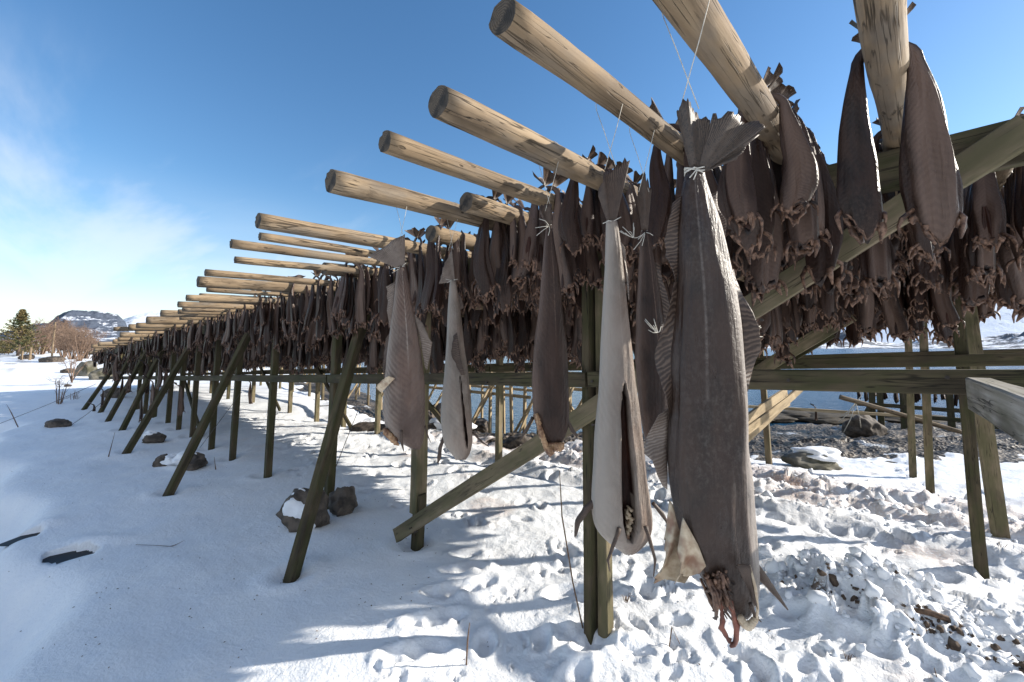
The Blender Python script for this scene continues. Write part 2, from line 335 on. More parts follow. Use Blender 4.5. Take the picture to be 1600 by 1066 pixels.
def ground_z(x, y, fine=True):
    x = np.asarray(x, float); y = np.asarray(y, float)
    sd = shore_dist(x, y)
    land = sstep(-1.0, np.interp(x, [-14, -6, 0], [5., 7., 9.5]), sd)
    z = WATER_Z - .12 + (.12 - WATER_Z) * land ** .85 + np.minimum(sd, 0) * .12
    z = np.maximum(z, -9)
    r = np.hypot(x, y)
    z = z + land * (fbm(x * .35, y * .35, 3, 1) * .10 + fbm(x * .06 + 3, y * .06, 3, 7) * .5 * sstep(14, 40, r))
    # ditch with a hidden stream, running beside the rack on the left
    yc = -.42 + .20 * np.sin(x * .8 + 1.0) + .16 * np.sin(x * 2.3) + .028 * (x + 5)
    wd = .55 + .12 * np.sin(x * 1.1)
    dm = np.exp(-((y - yc) / wd) ** 4) * sstep(1, -1.2, x) * sstep(-24, -19, x)
    z = z - .42 * dm
    z = z - .25 * np.exp(-((y - yc + 1.6) / 1.3) ** 2) * sstep(1, -2, x) * sstep(-24, -15, x)
    # far snow field rises a little
    z = z + .35 * sstep(24, 70, -x) * sstep(-60, 10, y) * land + 0.9 * sstep(60, 160, r) * land
    if fine:
        trod = sstep(2.5, 3.6, y + .28 * np.clip(x + 3, -2, 0) + .6) * sstep(-16, -9, x) * land
        calm = 1 - trod
        z = z + calm * (fbm(x * 1.3, y * 1.3, 4, 21) * .035) * sstep(200, 60, r)
        rough = trod * sstep(60, 14, r)
        z = z + rough * (fbm(x * 1.6, y * 1.6, 3, 29) * .035 + fbm(x * 4.2, y * 4.2, 5, 31, .55) * .018 - np.abs(fbm(x * 9, y * 9, 3, 41)) * .012)
        for (a, b, s_, an, dp) in PRINTS:
            m = (np.abs(x - a) < s_ * 3.4) & (np.abs(y - b) < s_ * 3.4)
            if not m.any(): continue
            xx = x[m] - a; yy = y[m] - b; c, s2 = math.cos(an), math.sin(an)
            q = ((xx * c + yy * s2) / (s_ * 1.4)) ** 2 + ((-xx * s2 + yy * c) / (s_ * .75)) ** 2
            z[m] += -dp * np.exp(-q ** 2.5) + dp * .45 * np.exp(-(q - 2.2) ** 2)
        # churned banks pushed up by a vehicle, behind the rack on the right
        for yb, h, w, sl, sd_ in ((6.55, .085, .28, .03, 2), (7.25, .08, .2, .02, 6), (5.75, .06, .16, .05, 9)):
            yy = y - (yb + sl * x + .18 * fbm(x * .5, x * 0 + sd_, 2, 50) + .12 * np.sin(x * 1.1 + sd_))
            am = sstep(-8, -5, x) * sstep(12, 6, x)
            z = z + .8 * h * am * np.exp(-(yy / w) ** 2) * (.7 + 1.3 * fbm(x * 6, y * 9, 5, 53, .6)) - .06 * am * np.exp(-((yy + .38) / .16) ** 2)
        # blocky ridge of cleared snow close on the right
        ry = y - (4.02 + .10 * np.sin(x * 2.3))
        am = .8 * np.exp(-(ry / .42) ** 2) * sstep(-1.1, -.75, x) * sstep(2.8, 1.6, x) * (.45 + .75 * np.exp(-((x + .35) / .42) ** 2) + .35 * np.exp(-((x - .75) / .5) ** 2))
        w1, id1 = worley(x * 7 + fbm(x * 9, y * 9, 2, 3), y * 7, 3); w2, id2 = worley(x * 17, y * 17, 8)
        blk = .10 + .17 * id1 * (1 - w1 * w1 * .9) + .05 * id2 * (1 - w2)
        z = z + am * blk * 1.15
        # rim and dimple where each timber goes into the snow
        for p in POSTS_F + LEGS:
            m = (np.abs(x - p[0]) < .5) & (np.abs(y - p[1]) < .5)
            if m.any():
                q = np.hypot(x[m] - p[0], y[m] - p[1]); z[m] += -.045 * np.exp(-(q / .10) ** 2) + .02 * np.exp(-((q - .2) / .08) ** 2)
        # beach stones
        beach = sstep(.98, .86, land) * sstep(-3, 0, sd)
        wb, ib = worley(x * 3.2, y * 3.2, 14); wc, ic = worley(x * 9, y * 9, 15)
        z = z + beach * sstep(60, 25, r) * (ib * .10 * (1 - wb) + ic * .05 * (1 - wc) + fbm(x * .6, y * .6, 3, 61) * .16)
    return z
# holes down to the stream, with a snow lip behind them
HOLES = [(onG(104, 908, -.30), .21), (onG(34, 876, -.30), .10)]
az = np.radians(np.concatenate([np.arange(-102, 22, .22), np.arange(22, 258, 2.5)])); NA = len(az)
rr_ = [0.25]
while rr_[-1] < 700: rr_.append(rr_[-1] * (1.03 if rr_[-1] < 1.2 else (1.0095 if rr_[-1] < 14 else (1.02 if rr_[-1] < 40 else 1.06))))
rr_ = np.array(rr_); NR = len(rr_)
AZ, RR = np.meshgrid(az, rr_)
GX = RR * np.sin(AZ); GY = RR * np.cos(AZ); GZ = ground_z(GX, GY)
HOLEZ = []
for (c, a) in HOLES:
    # the hole runs roughly along the view's left-right
    u = (GX - c[0]) * _rt[0] + (GY - c[1]) * _rt[1]; v = (GX - c[0]) * _fh[0] + (GY - c[1]) * _fh[1]
    q = np.sqrt((u / a) ** 2 + (v / .12) ** 2) + fbm(GX * 5, GY * 5, 3, 71) * .35
    lz = float(ground_z(np.array([c[0]]), np.array([c[1]]), False)[0]); HOLEZ.append(lz - .04)
    GZ = GZ + .04 * np.exp(-((u / (a * 1.3)) ** 2 + ((v - .26) / .10) ** 2))
    GZ = np.where(q < 1.15, GZ - .30 * sstep(1.12, .95, q), GZ)
idx = np.arange(NR * NA).reshape(NR, NA)
a_ = idx[:-1, :]; b_ = np.roll(idx, -1, axis=1)[:-1, :]; c_ = np.roll(idx, -1, axis=1)[1:, :]; d_ = idx[1:, :]
quads = np.stack([a_.ravel(), d_.ravel(), c_.ravel(), b_.ravel()], 1)
GSD = shore_dist(GX, GY)
_ed = [onG(px, py, -.1) for px, py in [(560, 640), (640, 668), (700, 690), (850, 700), (1000, 712), (1200, 712), (1300, 716), (1420, 722), (1540, 728), (1600, 712)]]
_ex = np.array([e[0] for e in _ed]); _es = shore_dist(_ex, np.array([e[1] for e in _ed])); _o = np.argsort(_ex)
thr = np.interp(GX, _ex[_o], _es[_o]); thr = np.where(GX < _ex.min(), np.maximum(1.0, thr), thr)
snow = sstep(-.35, .35, GSD - thr + fbm(GX * .9, GY * .9, 4, 81) * 1.3 + fbm(GX * 5, GY * 5, 3, 85) * .5)
dirt = np.exp(-((GY - 6.9 - .03 * GX) / .75) ** 2) * sstep(-9, -6, GX) * sstep(14, 8, GX) * sstep(-.15, .35, fbm(GX * 2.2, GY * 3.5, 4, 91))
dirt = np.maximum(dirt, .55 * np.exp(-((GY - 6.9 - .03 * GX) / .9) ** 2) * sstep(-9, -6, GX) * sstep(14, 8, GX) * sstep(-.35, .25, fbm(GX * .7, GY * 4, 3, 191)))
dirt = np.maximum(dirt, .5 * sstep(.18, .5, fbm(GX * 1.1, GY * 1.1, 4, 95)) * sstep(2.4, 4, GY) * sstep(-14, -8, GX))
soil = sstep(.16, .4, fbm(GX * 7, GY * 7, 3, 99)) * np.exp(-((GY - 3.75) / .2) ** 2) * sstep(-.75, -.6, GX) * sstep(-.05, -.2, GX)
soil = np.maximum(soil, sstep(.42, .6, fbm(GX * 4, GY * 9, 3, 107)) * np.exp(-((GY - 7.05) / .5) ** 2) * sstep(-9, -5, GX) * sstep(12, 8, GX))
farpatch = sstep(.33, .45, fbm(GX * .5, GY * .5, 4, 103)) * sstep(32, 38, -GX) * .8
gm = mesh('ground', np.stack([GX.ravel(), GY.ravel(), GZ.ravel()], 1), quads, attrs={'snow': snow.ravel(), 'dirt': dirt.ravel(), 'soil': np.maximum(soil, farpatch).ravel()})
def m_ground():
    t = NT('snow_and_shingle'); p = t.geo(); n = t.noise(p, 3, 5); nf = t.noise(p, 45, 5, .65); ng = t.noise(p, 260, 2)
    sn = t.mix(t.rng(n, .3, .7), (.82, .845, .88), (.88, .89, .90))
    dm = t.math('MULTIPLY', t.attr('dirt'), t.rng(nf, .28, .55))
    sn = t.mix(t.math('MULTIPLY', dm, .95), sn, t.mix(t.rng(t.noise(p, 9, 3), .4, .6), (.60, .44, .32), (.50, .32, .24)))
    soilc = t.mix(t.rng(nf, .4, .6), (.05, .032, .022), (.15, .10, .065))
    sn = t.mix(t.math('MULTIPLY', t.attr('soil'), t.rng(nf, .38, .5)), sn, soilc)
    vs = t.n('ShaderNodeTexVoronoi'); t.set(vs.inputs['Vector'], p); vs.inputs['Scale'].default_value = 14
    st = t.mix(t.rng(t.sepx(vs.outputs['Color'])[0], 0., 1.), (.030, .024, .018), (.16, .125, .09)); nb = t.noise(p, .8, 4)
    st = t.mix(t.rng(nb, .46, .6), st, (.018, .013, .008))
    st = t.mix(t.rng(t.noise(t.map(p, (.5, .5, .5)), 1.1, 4), .62, .68, 0., .8), st, (.45, .48, .52))
    f = t.rng(t.math('ADD', t.attr('snow'), t.math('MULTIPLY', t.math('SUBTRACT', nf, .5), .6)), .42, .58)
    col = t.mix(f, st, sn)
    h = t.math('ADD', t.math('ADD', t.math('MULTIPLY', t.noise(p, 14, 4), 1.0), t.math('MULTIPLY', nf, .8)), t.math('MULTIPLY', ng, .22))
    bs = t.bump(h, .6, .02); bv = t.bump(vs.outputs['Distance'], .9, .05, bs)
    q = t.n('ShaderNodeMix', data_type='VECTOR'); t.set(q.inputs[0], f); t.set(q.inputs[4], bv); t.set(q.inputs[5], bs)
    return t.done(col, t.rng(f, 0, 1, .55, .62), q.outputs[1], .3)
ground = link('ground', gm, m_ground()); tag(ground, kind='structure')
def m_water():
    t = NT('fjord_water'); p = t.geo()
    n = t.noise(t.map(p, (1, 1.6, 1)), 1.6, 5, .6, .3); n2 = t.noise(t.map(p, (1, 1, 1)), .12, 3); n3 = t.noise(p, 6, 3)
    h = t.math('ADD', n, t.math('MULTIPLY', n3, .25))
    return t.done(t.mix(t.rng(n2, .4, .6), (.02, .075, .14), (.035, .10, .17)), .12, t.bump(h, 1.0, .30), .5, IOR=1.33)
wv = [(-7000, -300, WATER_Z), (7000, -300, WATER_Z), (7000, 9000, WATER_Z), (-7000, 9000, WATER_Z)]
water = link('water', mesh('water', wv, [(0, 1, 2, 3)], smooth=False), m_water()); tag(water, kind='structure')
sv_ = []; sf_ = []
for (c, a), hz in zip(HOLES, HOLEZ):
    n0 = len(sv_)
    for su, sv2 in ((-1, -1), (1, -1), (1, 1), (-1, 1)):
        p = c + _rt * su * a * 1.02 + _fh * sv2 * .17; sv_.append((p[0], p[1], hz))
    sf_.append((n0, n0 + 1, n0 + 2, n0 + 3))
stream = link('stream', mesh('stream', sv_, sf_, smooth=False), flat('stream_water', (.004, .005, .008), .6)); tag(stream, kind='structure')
# ------------------------------------------------------------------ hills and mountains
def m_mount(name, rock, snowc, cover):
    t = NT(name); p = t.geo(); nrm = t.sepx(t.n('ShaderNodeNewGeometry').outputs['Normal'])
    n = t.noise(p, .012, 6, .65); n2 = t.noise(t.map(p, (1, 1, 2.5)), .05, 5, .7)
    s = t.math('ADD', nrm[2], t.math('MULTIPLY', t.math('SUBTRACT', t.math('ADD', n, n2), 1.0), .9))
    f = t.rng(s, cover, cover + .12)
    return t.done(t.mix(f, t.mix(t.rng(n2, .35, .65), rock, tuple(x * .6 for x in rock)), snowc), .8, t.bump(n2, .8, 6.0), .2)
def ridge(name, az0, az1, r0, r1, top, mat, nu=260, nv=90, seed=0, rough=.3):
    """land rising from the water at distance r0 to a skyline at r1; top(az) gives the skyline height in metres"""
    A = np.radians(np.linspace(az0, az1, nu)); V = np.linspace(0, 1.5, nv)
    AA, VV = np.meshgrid(A, V); RRr = r0 + (r1 - r0) * VV
    X = RRr * np.sin(AA); Y = RRr * np.cos(AA); T = top(np.degrees(AA))
    prof = np.where(VV < 1, VV ** 1.35, 1 - (VV - 1) * .8)
    sc = 6.0 / (r1 - r0)
    nz_ = fbm(X * sc, Y * sc, 6, seed, .55) + .5 * (0.35 - np.abs(fbm(X * sc * 1.7, Y * sc * 1.7, 5, seed + 40)) * 1.6)
    Z = WATER_Z - 3 + T * prof * (1 + rough * nz_) + 4 * VV
    i = np.arange(nu * nv).reshape(nv, nu); q = np.stack([i[:-1, :-1].ravel(), i[:-1, 1:].ravel(), i[1:, 1:].ravel(), i[1:, :-1].ravel()], 1)
    o = link(name, mesh(name, np.stack([X.ravel(), Y.ravel(), Z.ravel()], 1), q), mat); tag(o, kind='structure'); return o
def az_of(px): d = ray(px, 540); return math.degrees(math.atan2(d[0], d[1]))
def hgt(px, py, r): d = ray(px, py); return EYE[2] + r * d[2] / math.hypot(d[0], d[1])
def skyline(pts, r):
    A = [az_of(p[0]) for p in pts]; H = [hgt(p[0], p[1], r) for p in pts]
    return lambda a: np.interp(a, A, H)
ridge('mountain', az_of(-160), az_of(330), 700, 1100, skyline([(-160, 535), (-60, 530), (0, 520), (50, 505), (72, 503), (84, 494), (100, 490), (150, 491), (180, 496), (192, 504), (205, 530), (330, 545)], 1100),
      m_mount('dark_rock_face', (.10, .12, .16), (.72, .76, .84), .97), seed=3, rough=.22, nu=320)  # bluish rock tone stands in for distance haze, put into the colour
ridge('snow_mountain', az_of(120), az_of(1000), 1700, 3000, skyline([(120, 535), (175, 505), (205, 493), (245, 487), (300, 486), (400, 480), (600, 500), (800, 515), (1000, 525)], 3000),
      m_mount('snowy_slopes', (.20, .24, .32), (.80, .83, .88), .62), seed=13, rough=.12)
ridge('snow_mountain', az_of(960), 40, 2000, 4200, skyline([(960, 526), (1100, 505), (1250, 470), (1330, 395), (1380, 362), (1460, 345), (1520, 346), (1600, 360), (1800, 400), (2300, 450)], 4200),
      m_mount('blue_snow_slopes', (.16, .21, .30), (.66, .72, .82), .70), seed=23, rough=.10, nu=360, nv=120)
ridge('far_shore', az_of(420), 45, 1400, 1750, lambda a: 14 + 26 * np.abs(np.sin(a * .19)) + 9 * np.sin(a * .9), m_mount('shore_snow', (.12, .13, .15), (.84, .86, .9), .93), seed=33, rough=.5, nu=400, nv=40)
ridge('hill', az_of(-200), az_of(190), 120, 260, skyline([(-200, 546), (0, 534), (60, 522), (100, 523), (140, 530), (165, 541), (190, 556)], 260), m_mount('scrub_hill', (.17, .12, .085), (.84, .85, .87), .99), seed=43, rough=.35)
# ------------------------------------------------------------------ timbers
def basis(p0, p1, up=Vector((0, 0, 1))):
    x = (Vector(p1) - Vector(p0)); L = x.length; x.normalize()
    y = up.cross(x)
    if y.length < .02: y = Vector((0, 1, 0)).cross(x) * -1 if abs(x.y) < .9 else Vector((1, 0, 0))
    y.normalize(); z = x.cross(y); m = Matrix((x, y, z)).transposed().to_4x4(); m.translation = Vector(p0); return m, L
trng = random.Random(4)
def timber_mesh(L, w, h, seed=0, n=None):
    """sawn timber along +X with slightly rounded, uneven edges"""
    n = n or max(3, int(L / .25)); b = min(w, h) * .08; prof = [(-w / 2 + b, -h / 2), (w / 2 - b, -h / 2), (w / 2, -h / 2 + b), (w / 2, h / 2 - b), (w / 2 - b, h / 2), (-w / 2 + b, h / 2), (-w / 2, h / 2 - b), (-w / 2, -h / 2 + b)]
    v = []; off = seed * 13.7
    for i in range(n + 1):
        x = L * i / n; dy = mnoise.noise(Vector((x * .8, off, 0))) * w * .10; dz = mnoise.noise(Vector((x * .8, off, 5))) * h * .10
        s = 1 + mnoise.noise(Vector((x * 2, off, 9))) * .06
        e = (mnoise.noise(Vector((off, i * 3.3, 1))) * .01 if i in (0, n) else 0)
        v += [(x + e + (py * .08 if i in (0, n) else 0), py * s + dy, pz * s + dz) for py, pz in prof]
    f = [(i * 8 + k, i * 8 + (k + 1) % 8, (i + 1) * 8 + (k + 1) % 8, (i + 1) * 8 + k) for i in range(n) for k in range(8)]
    f += [tuple(range(8))[::-1], tuple(n * 8 + k for k in range(8))]
    me = mesh('timber', v, f, smooth=False); return me
_ts = [0]
def timber(name, p0, p1, w, h, mat, parent=None, seed=None):
    _ts[0] += 1; m, L = basis(p0, p1); return link(name, timber_mesh(L, w, h, seed or _ts[0]), mat, parent, matrix=m)
def log_mesh(L, r0, r1, seed=0, seg=20, rough=1.0):
    n = max(8, int(L / .07)); v = []; o = seed * 7.31
    ring = [(math.cos(2 * math.pi * k / seg), math.sin(2 * math.pi * k / seg)) for k in range(seg)]
    for i in range(n + 1):
        x = L * i / n; r = r0 + (r1 - r0) * i / n; r *= 1 + .10 * mnoise.noise(Vector((x * 1.3, o, 2)))
        cy_ = min(.045, L * .012) * mnoise.noise(Vector((x * .8, o, 3))); cz_ = min(.022, L * .006) * mnoise.noise(Vector((x * .7, o, 8)))
        if i == 0: r *= .97
        for c, s in ring:
            d = 1 + rough * (.055 * mnoise.noise(Vector((x * 5, c * 2 + o, s * 2))) + .02 * mnoise.noise(Vector((x * 18, c * 5 + o, s * 5))))
            xx = x + (.006 * mnoise.noise(Vector((c * 3, s * 3, o))) if i == 0 else 0)
            v.append((xx, c * r * d + cy_, s * r * d + cz_))
    f = [(i * seg + k, i * seg + (k + 1) % seg, (i + 1) * seg + (k + 1) % seg, (i + 1) * seg + k) for i in range(n) for k in range(seg)]
    v.append((0.002, v[0][1] - r0, v[0][2])); v[-1] = (0.002, sum(q[1] for q in v[:seg]) / seg, sum(q[2] for q in v[:seg]) / seg)
    v.append((L, sum(q[1] for q in v[n * seg:(n + 1) * seg]) / seg, sum(q[2] for q in v[n * seg:(n + 1) * seg]) / seg))
    c0 = len(v) - 2; nf = len(f); f += [(c0, (k + 1) % seg, k) for k in range(seg)] + [(c0 + 1, n * seg + k, n * seg + (k + 1) % seg) for k in range(seg)]
    me = mesh('log', v, f); me.materials.append(M['log']); me.materials.append(M['end'])
    for i in range(nf, len(me.polygons)): me.polygons[i].material_index = 1; me.polygons[i].use_smooth = False
    return me
def log(name, p0, p1, r0, r1, seed, parent=None):
    m, L = basis(p0, p1); o = link(name, log_mesh(L, r0, r1, seed), None, parent, matrix=m); return o
def gz1(x, y): return float(ground_z(np.array([x]), np.array([y]), False)[0])
# ------------------------------------------------------------------ the main rack
BT = 2.603                                          # top of the upper beam at x=0, y=2.5
rack = empty('drying_rack', (0, 2.5, 0), label='long dark green-brown timber rack on posts and slanted legs carrying the poles and fish', cat='drying rack')
def rk(name, p0, p1, w, h, mat='post'):
    _ts[0] += 1; m, L = basis(p0, p1); o = link(name, timber_mesh(L, w, h, _ts[0]), M[mat], rack); o.matrix_local = Matrix.Translation(-rack.location) @ m; return o
XL = -23.6
ROWS = {2.5: 'front', 5.15: 'mid', 7.85: 'back'}
for Y in ROWS:
    zt = zplane(0, Y, BT) - .085
    for (xa, xb) in ((.95, -5.05), (-5.07, -10.9), (-10.92, -17.0), (-17.02, XL)):
        rk('upper_beam', (xa, Y, zt + SB * xa), (xb, Y, zt + SB * xb), .07, .17)
    zl = 1.614 if Y == 2.5 else 1.614 + (Y - 2.5) * SA * .2
    dy = -.01 if Y == 2.5 else 0
    for (xa, xb) in ((1.6, -1.55), (-1.57, -5.02), (-5.04, -10.0), (-10.02, -16.0), (-16.02, XL)):
        rk('lower_beam', (xa, Y + dy, zl + SB * xa), (xb, Y + dy, zl + SB * xb), .06, .095)
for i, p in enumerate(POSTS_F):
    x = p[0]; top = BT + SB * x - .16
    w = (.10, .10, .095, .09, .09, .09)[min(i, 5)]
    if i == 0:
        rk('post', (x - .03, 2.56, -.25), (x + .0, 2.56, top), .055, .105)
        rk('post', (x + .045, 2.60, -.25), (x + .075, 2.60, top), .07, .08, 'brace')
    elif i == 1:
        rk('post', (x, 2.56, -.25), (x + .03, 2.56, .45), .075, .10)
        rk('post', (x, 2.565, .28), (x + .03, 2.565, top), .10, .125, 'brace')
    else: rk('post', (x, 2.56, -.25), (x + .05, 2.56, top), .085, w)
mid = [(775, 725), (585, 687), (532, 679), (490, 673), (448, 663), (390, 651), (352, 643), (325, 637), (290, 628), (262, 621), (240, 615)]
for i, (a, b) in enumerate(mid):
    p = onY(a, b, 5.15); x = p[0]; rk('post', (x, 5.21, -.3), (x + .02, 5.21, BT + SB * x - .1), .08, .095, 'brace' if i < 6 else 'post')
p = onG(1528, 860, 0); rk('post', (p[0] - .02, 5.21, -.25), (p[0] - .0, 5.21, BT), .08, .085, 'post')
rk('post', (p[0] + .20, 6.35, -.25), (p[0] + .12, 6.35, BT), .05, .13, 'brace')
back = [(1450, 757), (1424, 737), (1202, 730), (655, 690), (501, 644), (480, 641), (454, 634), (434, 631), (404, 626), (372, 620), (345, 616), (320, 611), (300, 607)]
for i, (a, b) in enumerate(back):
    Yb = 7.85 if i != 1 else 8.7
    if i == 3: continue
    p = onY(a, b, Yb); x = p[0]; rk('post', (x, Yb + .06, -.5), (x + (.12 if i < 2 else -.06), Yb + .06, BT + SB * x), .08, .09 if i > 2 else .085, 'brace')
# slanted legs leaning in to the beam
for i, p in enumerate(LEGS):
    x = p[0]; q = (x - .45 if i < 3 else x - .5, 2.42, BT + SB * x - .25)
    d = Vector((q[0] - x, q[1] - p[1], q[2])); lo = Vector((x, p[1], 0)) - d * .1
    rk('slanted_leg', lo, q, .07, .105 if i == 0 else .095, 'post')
# long diagonal braces
a = onY(620, 836, 2.43); b = onY(1610, 200, 2.43); rk('diagonal_brace', a, b, .045, .115, 'brace')
a = onY(1120, 622, 5.08); b = onY(1330, 492, 5.08); rk('diagonal_brace', a, b, .045, .12, 'brace')
a = onY(1068, 655, 5.08); rk('diagonal_brace', onY(1068, 658, 5.28), onY(1300, 520, 5.28), .045, .10, 'post')
for (x0, x1) in ((-5.5, -8.6), (-9.2, -12.2), (-13, -16)):
    rk('diagonal_brace', (x0, 5.08, .05), (x1 + .4, 5.08, 1.9), .045, .09, 'post')
a = onY(315, 680, 2.66); rk('diagonal_brace', a, onY(285, 585, 2.9), .045, .09, 'post')
for (bx0, by0, bY) in ((640, 826, 2.385), (648, 832, 2.385), (926, 664, 2.385), (930, 676, 2.385), (1190, 500, 2.385), (1320, 412, 2.385), (1330, 418, 2.385), (1452, 318, 2.385), (925, 596, 2.445), (1232, 594, 2.445), (1480, 590, 2.445), (760, 598, 2.445)):
    c = onY(bx0, by0, bY); m_ = MB(); m_.tube([(0, .03, 0), (0, -.005, 0)], .0045, 8); m_.tube([(0, .0, 0), (0, -.002, 0)], .008, 10)
    o = link('bolt', m_.mesh('bolt', False), M['rust'], rack); o.matrix_local = Matrix.Translation(Vector(c) - rack.location)
# cross beam whose grey sawn end points away from the viewer
a = onY(1532, 618, 2.40); gp = timber('loose_beam', (a[0] + .0, 2.41, a[2]), (a[0] + .10, .75, a[2] - .02), .07, .12, M['greyplank'])
tag(gp, 'thick weathered grey beam end sticking out below the rack at the right edge', 'beam')
# ------------------------------------------------------------------ poles
TIPS = [  # picture position of each pole's near end and its radius
    (783, 27, .052), (684, 157, .060), (600, 219, .047), (516, 281, .058), (403, 344, .052), (406, 370, .030), (361, 380, .035), (367, 405, .030),
    (321, 427, .036), (309, 440, .062), (323, 452, .03), (315, 464, .062), (291, 465, .042), (278, 475, .045), (285, 483, .036), (279, 487, .04), (251, 489, .055),
    (281, 497, .04), (229, 500, .075), (213, 508, .06), (201, 511, .07), (179, 513, .045), (211, 520, .04), (187, 523, .07), (184, 530, .06), (176, 533, .07), (153, 537, .07),
    (175, 538, .06), (143, 541, .07), (147, 546, .07), (139, 552, .07)]
poles = []      # x at beam, y tip, z tip, r, described
for (px, py, r) in TIPS:
    d = ray(px, py); base = BT + r
    # EYE + t d on the plane z = base + SB x + SA (y-2.5)
    t = (base - SA * 2.5 - EYE[2]) / (d[2] - SB * d[0] - SA * d[1])
    P = EYE + d * t; poles.append([P[0], P[1], r * .92])
pa = onY(1396, 240, 2.5); pb = onY(1249, 269, 2.5)
poles += [[pa[0], .35, .055], [pb[0], .45, .056]]
shorts = []
for (px, py, r) in [(722, 317, .058), (672, 365, .060), (505, 419, .058)]:
    d = ray(px, py); base = BT + r + .0; t = (base - SA * 2.5 - EYE[2]) / (d[2] - SB * d[0] - SA * d[1]); P = EYE + d * t; shorts.append([P[0], P[1], r])
poles += shorts
poles += [[.40, 3.0, .05], [.70, 3.5, .05]]
poles.sort(key=lambda q: -q[0])
prng = random.Random(8)
xs = [q[0] for q in poles]; x = .05
allx = sorted(xs, reverse=True); fill = []
for a, b in zip(allx[:-1], allx[1:] + []):
    gap = a - b
    if gap > .6:
        k = int(round(gap / .42)) - 1
        for j in range(max(1, k)): fill.append(a - gap * (j + 1) / (max(1, k) + 1))
for f_ in fill: poles.append([f_, 2.25 + prng.uniform(0, .2), prng.uniform(.035, .055)])
poles.sort(key=lambda q: -q[0])
# keep them from overlapping each other
for i in range(1, len(poles)):
    if poles[i - 1][0] - poles[i][0] < poles[i - 1][2] + poles[i][2]: poles[i][0] = poles[i - 1][0] - (poles[i - 1][2] + poles[i][2]) * 1.02
ORD = ['first', 'second', 'third', 'fourth', 'fifth', 'sixth', 'seventh', 'eighth', 'ninth', 'tenth', 'eleventh', 'twelfth', 'thirteenth', 'fourteenth', 'fifteenth', 'sixteenth', 'seventeenth', 'eighteenth', 'nineteenth', 'twentieth']
def ordn(n):
    if n <= 20: return ORD[n - 1]
    T = ['', '', 'twenty', 'thirty', 'forty', 'fifty', 'sixty', 'seventy', 'eighty'][n // 10]
    return {0: T[:-1] + 'ieth'}.get(n % 10, T + '-' + (ORD[n % 10 - 1] if n % 10 else ''))
for i, q in enumerate(poles):
    x, y0, r = q; y1 = 8.3 + prng.uniform(-.3, .3); z0 = BT + r + SB * x
    if i == 0: pass
    o = log('wooden_pole', (x, y0, z0 + SA * (y0 - 2.5)), (x + prng.uniform(-.02, .02), y1, z0 + SA * (y1 - 2.5)), r, r * .85, i + 1)
    kind = 'thick' if r > .05 else ('slender' if r < .037 else 'pale')
    lab = '%s bare round pole laid across the rack, %s pole counted from the right end' % (kind, ordn(i + 1))
    tag(o, lab, 'pole', 'round wooden poles laid across the rack'); q.append(i + 1)
